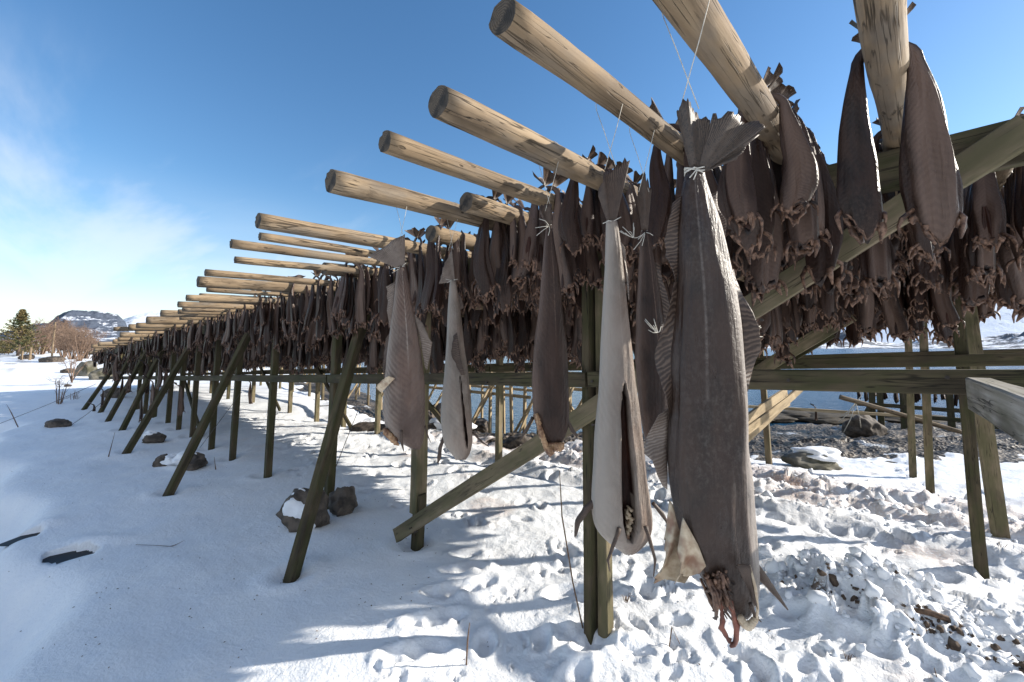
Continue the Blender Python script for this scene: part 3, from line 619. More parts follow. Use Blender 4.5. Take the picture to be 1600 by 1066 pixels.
# ------------------------------------------------------------------ dried fish hung over the poles
def fish_data(seed, L, W, nr=18, ns=20, rp=.06, hi=True, calm=False):
    g = random.Random(seed); ts = np.linspace(0, 1, nr) ** .9
    wp = np.interp(ts ** g.uniform(.8, 1.15), [0, .1, .2, .35, .5, .68, .83, .94, 1], np.array([.2, .25, .36, .62, .82, .96, 1.0, .93, .84]) * W)
    hp = np.interp(ts, [0, .1, .3, .6, .85, 1], np.array([.10, .15, .28, .46, .56, .52]) * W)
    lean = g.uniform(-.03, .03); tw = g.uniform(-1.0, 1.0); f1 = g.uniform(0, 6.28); f2 = g.uniform(0, 6.28); bx_ = g.uniform(-.03, .03)
    if calm: tw *= .15; bx_ *= .2
    slit0 = g.uniform(.35, .5); depth = g.uniform(.25, .5)
    rimA = g.uniform(.22, .42) * W; rimB = g.uniform(.2, .75) * W
    if calm: rimA = .46 * W; rimB = -.1 * W
    ph = g.uniform(-.4, .4)
    def center(t):
        s = t * L; R0 = rp + .012
        a = s / (R0 * 1.57)
        if a < 1: return np.array([R0 * math.sin(a * 1.57), 0, R0 * math.cos(a * 1.57)]), a * 1.57
        d = s - R0 * 1.57
        return np.array([R0 + .012 * (1 - math.exp(-d * 9)) + bx_ * math.sin(d * 7) * min(1, d * 4), lean * d + .012 * math.sin(d * 9 + f1), -d]), 1.57
    V = []; UV = []; FL = []
    for i, t in enumerate(ts):
        c, phi = center(t); wx = np.array([math.sin(phi), 0, math.cos(phi)]); th_ = tw * t
        for k in range(ns):
            a = 2 * math.pi * k / ns; bel = math.cos(a + math.pi / 2)   # 1 at a=-90deg : belly faces -y
            am = abs(((a + math.pi / 2 + math.pi) % (2 * math.pi)) - math.pi)
            gr = math.exp(-(am / .38) ** 2) * float(sstep(slit0, slit0 + .25, t)) * depth
            rx = wp[i] / 2; ry = hp[i] / 2
            rn = 1 + .16 * mnoise.noise(Vector((math.cos(a) * 1.3 + seed, math.sin(a) * 1.3, t * 4))) + .09 * mnoise.noise(Vector((math.cos(a) * 3.2 + seed, math.sin(a) * 3.2, t * 2)))
            rn *= 1 + min(1, t * 3) * (.11 * math.cos(3 * a + f1 + 3 * t) + .08 * math.cos(5 * a + f2 - 2.5 * t) + (.035 * math.cos(8 * a + f1 + 1.5 * t) if hi else 0))
            ox = rx * math.cos(a) * rn; oy = ry * math.sin(a) * rn * (1 - gr * 1.6)
            ox, oy = ox * math.cos(th_) - oy * math.sin(th_), ox * math.sin(th_) + oy * math.cos(th_)
            p = c + wx * ox + np.array([0, oy, 0])
            rim = float(sstep(.72, 1, t))
            p[2] += rim * (rimA * 1.5 * abs(math.cos(a + ph * .4)) ** 1.3 - rimA * .5 + rimB * math.exp(-(am / .75) ** 2) + .03 * mnoise.noise(Vector((math.cos(a) * 1.8, math.sin(a) * 1.8, seed * 3))))
            V.append(p); UV.append((am / math.pi * -1 + 1, t)); FL.append(0)
    rimv = [V[(nr - 1) * ns + k].copy() for k in range(ns)]; cen = sum(rimv) / ns
    inner = [(.82, .004), (.66, .03), (.45, .09), (.15, .15)] if hi else [(.6, .05)]
    for s_, up in inner:
        for k in range(ns): p = cen + (rimv[k] - cen) * s_; p[2] = rimv[k][2] * s_ + cen[2] * (1 - s_) + up; V.append(p); UV.append((.5, 1)); FL.append(1)
    tot = nr + len(inner)
    Fc = [(i * ns + k, (i + 1) * ns + k, (i + 1) * ns + (k + 1) % ns, i * ns + (k + 1) % ns) for i in range(tot - 1) for k in range(ns)]
    body = (np.array(V), Fc, UV, FL)
    mir = hi and seed % 2 == 0 and not calm
    # collar bones: an irregular band round the open neck with fins
    col = MB(); m = 5; cr = .0105 if hi else .010
    vv = []; kk = ns
    for k in range(kk):
        p = Vector(rimv[k]); c = Vector(cen); o = (p - c); o.z = 0; o.normalize(); rr = cr * (1 + .8 * mnoise.noise(Vector((k * 20 / ns * .9, seed, 1))))
        sh = mnoise.noise(Vector((k * 20 / ns * 1.3, seed, 7))) * .014
        for j in range(m):
            b = 2 * math.pi * j / m; vv.append(p + o * (math.cos(b) * rr * .42 - .003 - (.007 if math.sin(b) < -.2 else 0)) + Vector((0, 0, math.sin(b) * rr * 1.35 + .002 + sh)))
    ff = [(k * m + j, k * m + (j + 1) % m, ((k + 1) % kk) * m + (j + 1) % m, ((k + 1) % kk) * m + j) for k in range(kk) for j in range(m)]
    col.add(vv, ff)
    for sgn in (-1, 1):
        k = (0 if sgn > 0 else ns // 2) + g.randint(-1, 1); k %= ns
        b = Vector(rimv[k]) + Vector((0, 0, .02)); ln = g.uniform(.05, .10); d = Vector((sgn * g.uniform(.1, .8), g.uniform(-.8, .8), -1)).normalized()
        pts = [b, b + d * ln * .4 + Vector((sgn * .01, 0, 0)), b + d * ln * .8, b + d * ln + Vector((-sgn * .01, 0, -.015))]
        col.tube(pts, [.007, .008, .005, .0015] if hi else [.01, .007, .005, .003], 5 if hi else 3, rng=g)
        if hi:
            # gill flap hanging below the rim
            k2 = (k + ns // 8 * g.choice((-1, 1))) % ns; q = Vector(rimv[k2]); q2 = q + Vector((g.uniform(-.02, .02), g.uniform(-.02, .02), -g.uniform(.03, .055)))
            col.tube([q + Vector((0, 0, .012)), q + Vector((0, .006, -.012)), q2], [.011, .010, .003], 5, jit=.3, rng=g)
            q3 = cen + (rimv[k2] - cen) * .3
            col.tube([Vector(rimv[(k2 + ns // 4) % ns]) * .8 + Vector(cen) * .2 + Vector((0, 0, .01)), Vector(q3) + Vector((0, 0, -.01)), Vector(rimv[(k2 + ns // 2) % ns])], [.007, .009, .006], 4, jit=.3, rng=g)
    # tail fin standing up over the pole
    tail = fan_data((-.005, 0, rp + .012), (-.62, .1 * g.uniform(-1, 1), .8), .105 * g.uniform(.7, 1.3), g.uniform(.5, .85), seed, na=9 if hi else 4, nr=4 if hi else 2)
    if mir:
        fl_ = lambda v: [(q[0], -q[1], q[2]) for q in v]; rv = lambda f: [tuple(reversed(q)) for q in f]
        body = (np.array(fl_(V)), rv(Fc), UV, FL); col.v = fl_(col.v); col.f = rv(col.f)
    return body, (col.v, col.f), tail
def fan_data(base, d, length, spread, seed, na=11, nr=5, wave=.012, fork=.25):
    d = Vector(d).normalized(); side = Vector((0, 1, 0)) if abs(d.y) < .8 else Vector((1, 0, 0)); side = (side - d * side.dot(d)).normalized(); nrm = d.cross(side); g = random.Random(seed)
    v = []; uv = []
    for i in range(nr):
        s = i / (nr - 1)
        for k in range(na):
            a = (k / (na - 1) - .5) * 2; ang = a * spread; ln = length * (1 - fork * (1 - abs(a)) * s) * s
            if i == nr - 1: ln *= 1 + g.uniform(-.10, .05)
            p = Vector(base) + (d * math.cos(ang) + side * math.sin(ang)) * ln + side * a * .010 + nrm * (wave * math.sin(a * 5 + seed) * s)
            v.append(p); uv.append((k / (na - 1) * .35, s))
    n = len(v); v2 = [p - nrm * (.003 * (1 - (j // na) / nr)) - nrm * .0008 for j, p in enumerate(v)]
    f = [(i * na + k, i * na + k + 1, (i + 1) * na + k + 1, (i + 1) * na + k) for i in range(nr - 1) for k in range(na - 1)]
    f2 = [tuple(n + q for q in reversed(ff)) for ff in f]
    edge = [k for k in range(na)] + [i * na + na - 1 for i in range(1, nr)] + [(nr - 1) * na + k for k in range(na - 2, -1, -1)] + [i * na for i in range(nr - 2, 0, -1)]
    f3 = [(edge[j], edge[(j + 1) % len(edge)], n + edge[(j + 1) % len(edge)], n + edge[j]) for j in range(len(edge))]
    return v + v2, f + f2 + f3, uv + uv
NV = 12
protos = []
for s_ in range(NV):
    g = random.Random(100 + s_); L = (.62, .55, .68, .50, .58, .65, .53, .70, .57, .62, .64, .66)[s_]; W = (.108, .095, .115, .09, .115, .098, .10, .112, .09, .105, .108, .122)[s_]
    b, c, t_ = fish_data(s_ + 1, L, W, nr=34, ns=36, calm=s_ >= 10)
    bm_ = mesh('dried_fish', b[0], b[1], b[2], {'flesh': b[3]}); bm_.materials.append(M['skin'])
    cm_ = mesh('gill_collar', c[0], c[1]); cm_.materials.append(M['collar'])
    tm_ = mesh('tail_fin', t_[0], t_[1], t_[2]); tm_.materials.append(M['fin'])
    protos.append((bm_, cm_, tm_, L, W))
lows = []
for s_ in range(5):
    L = (.57, .52, .61, .50, .55)[s_]; W = (.12, .108, .128, .105, .12)[s_]
    b, c, t_ = fish_data(s_ + 1, L, W, nr=9, ns=10, hi=False)
    lows.append((b, c, t_))
frng = random.Random(77)
tier2 = []
for i, q in enumerate(poles[:-1]):
    if poles[i][0] - poles[i + 1][0] > .12 or i % 2 == 0:
        x = (q[0] + poles[i + 1][0]) / 2; x = min(x, .12)
        tier2.append([x, np.interp(x, [-5, -1.3, -.8, 0], [2.75, 2.8, 3.6, 4.6]), .04, len(tier2) + 1, np.interp(x, [-1.2, -.4], [.36, .22])])
for q in tier2:
    z0 = BT - q[4] + SB * q[0]
    o = log('wooden_pole', (q[0], q[1], z0 + SA * (q[1] - 2.5)), (q[0], 7.6, z0 + SA * 5.1), .04, .035, 200 + q[3])
    tag(o, 'round pole in the lower tier hidden among the fish, %s from the right end' % ordn(q[3]), 'pole', 'round wooden poles of the lower tier')
fish = []       # x, y, z, rot, scale, tilt, variant, pole number, side, index
for q, tier in [(q, 0) for q in poles] + [(q, 1) for q in tier2]:
    x, yt, r, num = q[:4]
    y0 = np.interp(x, [-24, -12, -3, -1.5, -.5, 0, .5], [2.25, 2.2, 2.05, 1.85, 1.72, 1.75, 2.9])
    if abs(x - .4) < .05 and not tier: y0 = 2.72
    if x > .6: y0 = 3.7
    y0 = max(y0, yt + .06)
    zo = -q[4] - r if tier else 0
    for side in (-1, 1):
        y = y0 + frng.uniform(0, .10); k = 0
        dens = 1.0 if x > -8 else 1.15
        while y < (6.9 if tier else 7.4):
            k += 1; hero = k == 1 and not tier and abs(x - pa[0]) < .02; sc = 1.0 if hero else min(1.2, max(.62, frng.gauss(.92, .15))) * (1.15 if x > .3 and not tier else 1)
            fish.append((x, y, BT + r + zo + SB * x + SA * (y - 2.5), (0 if side > 0 else math.pi) + frng.gauss(0, .32), sc, frng.uniform(-.09, .09), 10 if hero and side < 0 else (11 if hero else frng.randrange(10)), num, side, k, r, tier))
            y += frng.uniform(.07, .13) * dens * (1.2 if tier else 1)
            if k == 1 and not tier and abs(x - pa[0]) < .02: y = 2.55
# which ones show largest in the picture: a coarse depth buffer
ZW, ZH = 800, 533; zb = np.full((ZH, ZW), 1e9, np.float32); ib = np.full((ZH, ZW), -1, np.int32)
order = []
for i, f_ in enumerate(fish):
    x, y, z, ro, sc, ti, va, num, side, k, r, tier = f_
    L, W = protos[va][3] * sc, protos[va][4] * sc * 1.1; xc = x + side * (r + .05)
    a = proj((xc, y, z + .03)); b = proj((xc, y, z - L + .08))
    if a[2] < .3: continue
    hw = F * W * .45 / a[2] / 2
    x0 = int(min(a[0], b[0]) / 2 - hw); x1 = int(max(a[0], b[0]) / 2 + hw) + 1; y0_ = int(a[1] / 2); y1_ = int(b[1] / 2) + 1
    x0 = max(x0, 0); x1 = min(x1, ZW); y0_ = max(y0_, 0); y1_ = min(y1_, ZH)
    if x0 >= x1 or y0_ >= y1_: continue
    sub = zb[y0_:y1_, x0:x1]; m = sub > a[2]; sub[m] = a[2]; ib[y0_:y1_, x0:x1][m] = i
cnt = np.bincount(ib[ib >= 0], minlength=len(fish)); top = set(np.argsort(-cnt)[:285].tolist())
top = {i for i in top if cnt[i] > 0}
def fish_mat(f_):
    x, y, z, ro, sc, ti, va, num, side, k, r, tier = f_
    return Matrix.Translation((x, y, z)) @ Matrix.Rotation(ro if abs(ro) < 1.5 else ro, 4, 'Z') @ Matrix.Rotation(ti, 4, 'X') @ Matrix.Diagonal((sc, sc * .95, sc, 1))
cols_adj = ['brown', 'dark brown', 'long brown', 'short brown', 'brown', 'dusky brown', 'short brown', 'long brown', 'slim brown', 'dark brown', 'long dark', 'long dark']
sV = []; sF = []; sU = []; sFl = []; sR = []; cV = []; cF = []; nb = 0; nc = 0
for i, f_ in enumerate(fish):
    mt = fish_mat(f_)
    if i in top:
        va = f_[6]; bm_, cm_, tm_, L, W = protos[va]
        o = link('dried_fish', bm_, None); o.matrix_world = mt
        n_ = f_[7]; near = f_[10 - 1]
        tag(o, '%s headless dried fish, %s from front, %s side of %s %spole from right' % (cols_adj[va], ordn(min(f_[9], 80)), 'left' if f_[8] < 0 else 'right', ordn(n_), 'lower ' if f_[11] else ''), 'dried fish', 'dried fish hung over the poles of the rack')
        link('gill_collar', cm_, None, o)
        if cnt[i] > 25 or f_[9] < 4: link('tail_fin', tm_, None, o)
    else:
        if f_[0] < -14 and frng.random() < .35: continue
        b, c, t_ = lows[f_[6] % 5]; A = np.array(mt)
        V = np.asarray(b[0]) @ A[:3, :3].T + A[:3, 3]; C_ = np.asarray([tuple(p) for p in c[0]]) @ A[:3, :3].T + A[:3, 3]
        sV.append(V); sF.append(np.array(b[1]) + nb); sU.append(np.array(b[2])); sFl.append(np.array(b[3])); sR.append(np.full(len(V), frng.random())); nb += len(V)
        cV.append(C_); cF.append(c[1]); 
        cF[-1] = np.array([q if len(q) == 4 else (q[0], q[1], q[2], q[2]) for q in c[1] if len(q) == 4]) + nc; nc += len(C_)
nbody = nb
V = np.concatenate(sV + cV); Fq = np.concatenate(sF + [q + nb for q in cF]); U = np.concatenate(sU + [np.full((nc, 2), .5)])
me = mesh('mass_of_dried_fish', V, Fq, U, {'flesh': np.concatenate(sFl + [np.zeros(nc)]), 'rnd': np.concatenate(sR + [np.zeros(nc)])})
me.materials.append(M['skin_stuff']); me.materials.append(M['collar'])
mi = np.zeros(len(Fq), dtype=np.int32); mi[sum(len(q) for q in sF):] = 1
if len(me.polygons) == len(mi): me.polygons.foreach_set('material_index', mi)
mass = link('mass_of_dried_fish', me); tag(mass, 'dense mass of brown dried fish filling the rack behind the front ones', 'dried fish', kind='stuff')
print('fish', len(fish), 'individual', len(top), 'mass faces', len(Fq))
#@@PART2
# ------------------------------------------------------------------ large fish hung on strings in front of the rack
def cod_body(name, prof, D, th, mat, seed, slit=None, flipu=False, nr=60, ns=40, twist=0.0, wrinkle=1.0, hollow=True):
    """prof: (row, left, right) of the outline as seen from the camera at distance D; returns object at the tie"""
    s = D / F; px0 = (prof[0][1] + prof[0][2]) / 2; py0 = prof[0][0]
    P = np.array(prof, float); rows = np.linspace(P[0, 0], P[-1, 0], nr)
    xl = np.interp(rows, P[:, 0], P[:, 1]); xr = np.interp(rows, P[:, 0], P[:, 2])
    k = np.array([1, 2, 3, 2, 1]) / 9.
    for a in (xl, xr): a[2:-2] = np.convolve(a, k, 'valid')
    org = atD(px0, py0, D); ref_ = (s, px0, py0, org)
    XL_ = [lp(a, b, ref_) for a, b in zip(xl, rows)]; XR_ = [lp(a, b, ref_) for a, b in zip(xr, rows)]
    V = []; UV = []; FL = []
    for i in range(nr):
        t = i / (nr - 1); w = XR_[i].x - XL_[i].x; c = (XL_[i].x + XR_[i].x) / 2; z = XL_[i].z; sl_ = w / max(1e-6, xr[i] - xl[i])
        h = w * th(t)
        for j in range(ns):
            a = 2 * math.pi * j / ns; am = (a / math.pi) if a <= math.pi else (2 - a / math.pi)     # 0 at +x , 1 at -x
            ca, sa = math.cos(a), math.sin(a); e = .85
            x = w / 2 * math.copysign(abs(ca) ** e, ca); y = h / 2 * math.copysign(abs(sa) ** e, sa)
            n = 1 + wrinkle * (.05 * mnoise.noise(Vector((ca * 1.2 + seed, sa * 1.2, t * 6))) + .022 * mnoise.noise(Vector((ca * 4 + seed, sa * 4, t * 9))))
            fl = 0
            if slit and slit[0] < rows[i] < slit[1] and sa < 0:
                sx = np.interp(rows[i], slit[2], slit[3]); half = np.interp(rows[i], slit[4], slit[5]) * sl_; dx = x - (sx - (xl[i] + xr[i]) / 2) * sl_
                q = abs(dx) / max(half, 1e-4)
                if q < 1.15: y = y + (h * .62) * float(sstep(1.15, .62, q)); fl = 1 if q < .8 else 0
                elif q < 2.2: y -= .004 * (2.2 - q)
            n += wrinkle * min(1, t * 4) * (.014 * math.cos(5 * a + seed + 4 * t) + .015 * math.cos(9 * a + seed * 2 - 5 * t) + .010 * math.cos(15 * a + 3 * t))
            V.append((c + x * n, y * n, z + .004 * mnoise.noise(Vector((ca * 3, sa * 3, seed + t * 20))))); UV.append(((1 - am) if flipu else am, t)); FL.append(fl)
    Fc = [(i * ns + j, (i + 1) * ns + j, (i + 1) * ns + (j + 1) % ns, i * ns + (j + 1) % ns) for i in range(nr - 1) for j in range(ns)]
    Fc.append(tuple(range(ns)))
    base = (nr - 1) * ns; cen = np.mean(np.array(V[base:]), 0)
    for sc, up in ((.7, .01), (.3, .05)):
        for j in range(ns): p = cen + (np.array(V[base + j]) - cen) * sc; p[2] += up; V.append(tuple(p)); UV.append((.5, 1)); FL.append(1 if hollow else 0)
    for q in range(2):
        b0 = base + q * ns; Fc += [(b0 + j, b0 + ns + j, b0 + ns + (j + 1) % ns, b0 + (j + 1) % ns) for j in range(ns)]
    Fc.append(tuple(base + 2 * ns + j for j in range(ns))[::-1])
    me = mesh(name, V, Fc, UV, {'flesh': FL}); me.materials.append(mat)
    o = link(name, me); o.location = atD(px0, py0, D); o.rotation_euler = (0, 0, R(YAW))
    return o, s, px0, (py0, org)
def lp(px, py, ref, y=0.0):
    if len(ref) == 3: s, px0, (py0, org) = ref
    else: s, px0, py0, org = ref
    d = ray(px, py); t = ((org - EYE) @ _fh) / (d @ _fh); q = EYE + d * t - org; return Vector((q @ _rt, y, q[2]))
def fin_sheet(name, parent, ref, base, tip, mat, y0=0.0, wave=.012, seed=0, nv=7, ragged=.12, sub=5, thick=.0022, rays=.35, ytip=0.0):
    """base and tip are matching rows of outline points; a thin ribbed fin between them"""
    g = random.Random(seed); n = (len(base) - 1) * sub + 1
    def samp(L, t):
        u = t * (len(L) - 1); i = min(int(u), len(L) - 2); f = u - i; return (L[i][0] * (1 - f) + L[i + 1][0] * f, L[i][1] * (1 - f) + L[i + 1][1] * f)
    v = []; uv = []
    for i in range(n):
        t = i / (n - 1); b = samp(base, t); e = samp(tip, t); rg = 1 + g.uniform(-ragged, ragged * .4)
        for j in range(nv):
            q = j / (nv - 1) * rg if j == nv - 1 else j / (nv - 1)
            p = lp(b[0] + (e[0] - b[0]) * q, b[1] + (e[1] - b[1]) * q, ref, y0 + ytip * q + wave * q * math.sin(t * 9 + seed) + .0007 * (i % 2) * q)
            v.append(p); uv.append((t * rays, q))
    N = len(v); f = [(i * nv + j, i * nv + j + 1, (i + 1) * nv + j + 1, (i + 1) * nv + j) for i in range(n - 1) for j in range(nv - 1)]
    v2 = [p + Vector((0, thick * (1.3 - (k % nv) / nv), 0)) for k, p in enumerate(v)]
    f2 = [tuple(N + q for q in reversed(a)) for a in f]
    ring = [j for j in range(nv)] + [i * nv + nv - 1 for i in range(1, n)] + [(n - 1) * nv + j for j in range(nv - 2, -1, -1)] + [i * nv for i in range(n - 2, 0, -1)]
    f3 = [(ring[k], N + ring[k], N + ring[(k + 1) % len(ring)], ring[(k + 1) % len(ring)]) for k in range(len(ring))]
    return link(name, mesh(name, v + v2, f + f2 + f3, uv + uv), mat, parent)
def spike(name, parent, ref, pts, rad, mat, y=None, seg=7, flatten=1.0):
    m = MB(); y = y or [0] * len(pts)
    P = [lp(p[0], p[1], ref, yy) for p, yy in zip(pts, y)]
    # smooth resample
    Q = []; RR_ = []
    for i in range(len(P) - 1):
        for k in range(4):
            f = k / 4; Q.append(P[i].lerp(P[i + 1], f)); RR_.append(rad[i] * (1 - f) + rad[i + 1] * f)
    Q.append(P[-1]); RR_.append(rad[-1])
    m.tube(Q, RR_, seg, jit=.12, rng=random.Random(3)); return link(name, m.mesh(name), mat, parent)
def knot_mesh(ref, cx, cy, r, tails, g):
    m = MB()
    for k in range(3):
        pts = [lp(cx, cy, ref) + Vector((math.cos(a) * r, math.sin(a) * r * .8, (k - 1) * .004 + .004 * math.sin(a * 2 + k))) for a in np.linspace(0, 2 * math.pi, 15)]
        m.tube(pts, .0016, 5)
    for (tx, ty) in tails:
        b = lp(cx, cy, ref, -r * .8); e = lp(tx, ty, ref, -r * .8 - .01); mid_ = b.lerp(e, .5) + Vector((g.uniform(-.006, .006), -.006, g.uniform(-.004, .008)))
        m.tube([b, b.lerp(mid_, .6), mid_, e], .0013, 5)
    return m
def twine(label, ref_o, ref, tie, r, tops, pole_r, tails, extra=None):
    """string from over a pole down to the tail, knotted round the fish"""
    g = random.Random(int(tie[0])); m = knot_mesh(ref, tie[0], tie[1], r, tails, g)
    for (a, b) in tops:
        A = lp(a[0], a[1], ref, a[2] if len(a) > 2 else 0); B = lp(b[0], b[1], ref, b[2] if len(b) > 2 else 0)
        m.tube([A, A.lerp(B, .5) + Vector((.002, 0, 0)), B], .0011, 5)
    if extra: extra(m)
    o = link('twine', m.mesh('twine'), M['twine']); o.location = ref_o.location; o.rotation_euler = ref_o.rotation_euler
    tag(o, label, 'twine', 'white twine tying the large fish to the poles'); return o
def over_pole(x0, y, r, ref_o, m, drop=.14):
    """loop over pole with centre x0 at depth y, in the fish's frame"""
    zc = BT + r + SB * x0 + SA * (y - 2.5); W2L = (Matrix.Translation(ref_o.location) @ Matrix.Rotation(R(YAW), 4, 'Z')).inverted()
    pts = []
    for a in np.linspace(-.35, math.pi + .35, 15): pts.append(W2L @ Vector((x0 + (r + .006) * math.cos(a), y, zc + (r + .006) * math.sin(a))))
    m.tube(pts, .0012, 5); return pts[0], pts[-1]
def hang(label, o, ref, tie, r, pole_x, pole_r, tails, ends, seed=0):
    y = None
    d = ray(tie[0], tie[1]); y = onX_y(pole_x, tie[0])
    g = random.Random(seed); m = knot_mesh(ref, tie[0], tie[1], r, tails, g)
    a, b = over_pole(pole_x, y, pole_r, o, m)
    for p, e in zip((a, b), ends):
        E_ = lp(e[0], e[1], ref, 0); m.tube([p, p.lerp(E_, .4) + Vector((.002, .001, 0)), E_], .0012, 5)
    t = link('twine', m.mesh('twine'), M['twine']); t.location = o.location; t.rotation_euler = o.rotation_euler
    tag(t, label, 'twine', 'white twine tying the large fish to the poles'); return t
def onX_y(x0, px):
    d = ray(px, 300); return x0 * d[1] / d[0]
def pole_at(x): return min([q for q in poles if q[1] < 1.3], key=lambda q: abs(q[0] - x))
def dist_for(x0, px):           # distance along the view for something hanging from the pole at x0 in column px
    d = ray(px, 400); return x0 / d[0]
def thick(a, b, c): return lambda t: np.interp(t, [0, .25, .7, 1], [a, b, c, c * .85])
# --- the largest cod, nearest the camera
PA = pole_at(-.39); DA = dist_for(PA[0], 1085)
o, s, px0, py0 = cod_body('large_cod', [(266, 1072, 1099), (280, 1070, 1102), (300, 1066, 1108), (350, 1061, 1124), (400, 1059, 1136), (450, 1058, 1148), (500, 1055, 1156), (550, 1052, 1161), (600, 1050, 1164),
    (700, 1047, 1168), (780, 1049, 1173), (830, 1062, 1176), (870, 1082, 1179), (905, 1098, 1181), (935, 1116, 1181), (955, 1136, 1176), (966, 1150, 1168)], DA, thick(.7, .6, .62), M['skin_big'], 3, flipu=True, wrinkle=1.7, nr=90, ns=56)
ref = (s, px0, py0); tag(o, 'huge dark grey-brown cod with raw torn belly flap hanging closest to the camera', 'fish', 'large fish hung by the tail on strings')
cA = o
fin_sheet('tail_fin', o, ref, [(1078, 268), (1082, 262), (1088, 262), (1095, 268)], [(1058, 175), (1066, 155), (1086, 172), (1108, 188)], M['fin_big'], -.004, .010, 1, 9, .06, 8)
fin_sheet('tail_fin', o, ref, [(1090, 262), (1097, 266), (1100, 270)], [(1108, 186), (1150, 190), (1190, 206)], M['fin_big'], -.008, .012, 2, 9, .10, 10, ytip=-.02)
fin_sheet('tail_fin', o, ref, [(1098, 266), (1100, 270)], [(1188, 206), (1140, 258)], M['fin_big'], -.006, .008, 22, 9, .10, 10, ytip=-.02)
fin_sheet('dorsal_fin', o, ref, [(1066, 305), (1062, 350), (1060, 400), (1058, 440)], [(1050, 318), (1040, 355), (1042, 400), (1054, 446)], M['fin'], 0, .012, 3)
fin_sheet('dorsal_fin', o, ref, [(1059, 440), (1056, 520), (1052, 590), (1050, 640)], [(1050, 442), (1026, 545), (1032, 605), (1046, 662)], M['fin'], 0, .016, 4)
fin_sheet('dorsal_fin', o, ref, [(1050, 640), (1048, 700), (1048, 770)], [(1030, 650), (1012, 712), (1044, 768)], M['fin_pale'], 0.02, .014, 5)
fin_sheet('anal_fin', o, ref, [(1108, 305), (1122, 350), (1132, 400)], [(1120, 300), (1132, 345), (1134, 400)], M['fin'], 0, .010, 6)
fin_sheet('anal_fin', o, ref, [(1142, 420), (1156, 490), (1162, 560), (1164, 610)], [(1150, 420), (1176, 490), (1194, 548), (1168, 612)], M['fin'], 0, .014, 7)
# torn belly flap: thick cream sheet falling from the cut edge
fin_sheet('belly_flap', o, ref, [(1050, 785), (1070, 815), (1088, 850), (1094, 885)], [(1046, 840), (1030, 880), (1022, 922), (1062, 906)], M['cream'], .01, .022, 8, 10, .18, 6, .006, ytip=-.01)
fin_sheet('belly_flap', o, ref, [(1058, 800), (1080, 840), (1092, 872)], [(1052, 862), (1052, 905), (1084, 880)], M['cream'], -.035, .015, 9, 8, .2, 6, .005, ytip=.01)
g = random.Random(9); sh = MB()
for k in range(46):
    bx, by = g.uniform(1094, 1122), g.uniform(876, 905); e = g.uniform(25, 62); dx = g.uniform(6, 18)
    P = [lp(bx, by, ref, g.uniform(-.05, .0)), lp(bx + dx * .4, by + e * .4, ref, g.uniform(-.05, .0)), lp(bx + dx * .9 + g.uniform(-5, 5), by + e * .8, ref, g.uniform(-.05, 0)), lp(bx + dx + g.uniform(-4, 4), by + e, ref, g.uniform(-.04, 0))]
    sh.tube(P, [.003, .004, .003, .001], 5, jit=.3, rng=g)
link('gill_shreds', sh.mesh('gill_shreds'), M['collar'], o)
sh = MB()
for pts in ([(1118, 930), (1122, 955), (1120, 972), (1130, 988), (1134, 995)], [(1132, 930), (1140, 955), (1144, 975), (1142, 995), (1133, 1001)], [(1104, 880), (1112, 915), (1120, 945)]):
    Q = []
    for i in range(len(pts) - 1):
        for k in range(3): f = k / 3; Q.append(lp(pts[i][0] * (1 - f) + pts[i + 1][0] * f + g.uniform(-1, 1), pts[i][1] * (1 - f) + pts[i + 1][1] * f, ref, -.02))
    Q.append(lp(*pts[-1], ref, -.02)); sh.tube(Q, [.005] * (len(Q) - 2) + [.004, .002], 6, jit=.4, rng=g)
link('red_shreds', sh.mesh('red_shreds'), M['red'], o)
fin_sheet('pectoral_fin', o, ref, [(1128, 862), (1140, 860), (1148, 862)], [(1150, 905), (1158, 925), (1164, 932)], M['fin'], -.062, .003, 11, 8, .1, 5, .004, ytip=.008)
spike('pectoral_fin', o, ref, [(1176, 876), (1190, 900), (1210, 925), (1231, 953)], [.007, .010, .006, .0015], M['fin'])
spike('barbel', o, ref, [(1160, 930), (1168, 950), (1177, 958)], [.004, .003, .001], M['fin'], [-.03, -.03, -.03])
gv = MB(); gv.tube([lp(1148, 862, ref, -.058), lp(1156, 895, ref, -.06), lp(1163, 930, ref, -.05), lp(1166, 948, ref, -.04)], [.002, .003, .003, .002], 6); link('gill_edge', gv.mesh('gill_edge'), M['cream'], o)
jw = MB()
for k in range(9):
    a = k / 8; jw.tube([lp(1146 + 22 * a, 950 + 10 * math.sin(a * 3.1), ref, -.03), lp(1148 + 22 * a, 958 + 12 * math.sin(a * 3.1), ref, -.025), lp(1148 + 21 * a, 966 + 8 * math.sin(a * 3.1), ref, -.015)], [.006, .006, .002], 6, jit=.2, rng=g)
link('jaw', jw.mesh('jaw'), M['cream'], o)
hang('long white twine holding the huge dark cod below the second pole from the right', o, ref, (1085, 268), .0215, PA[0], PA[2], [(1064, 277), (1076, 288), (1070, 285)], [(1066, 158), (1092, 170)])
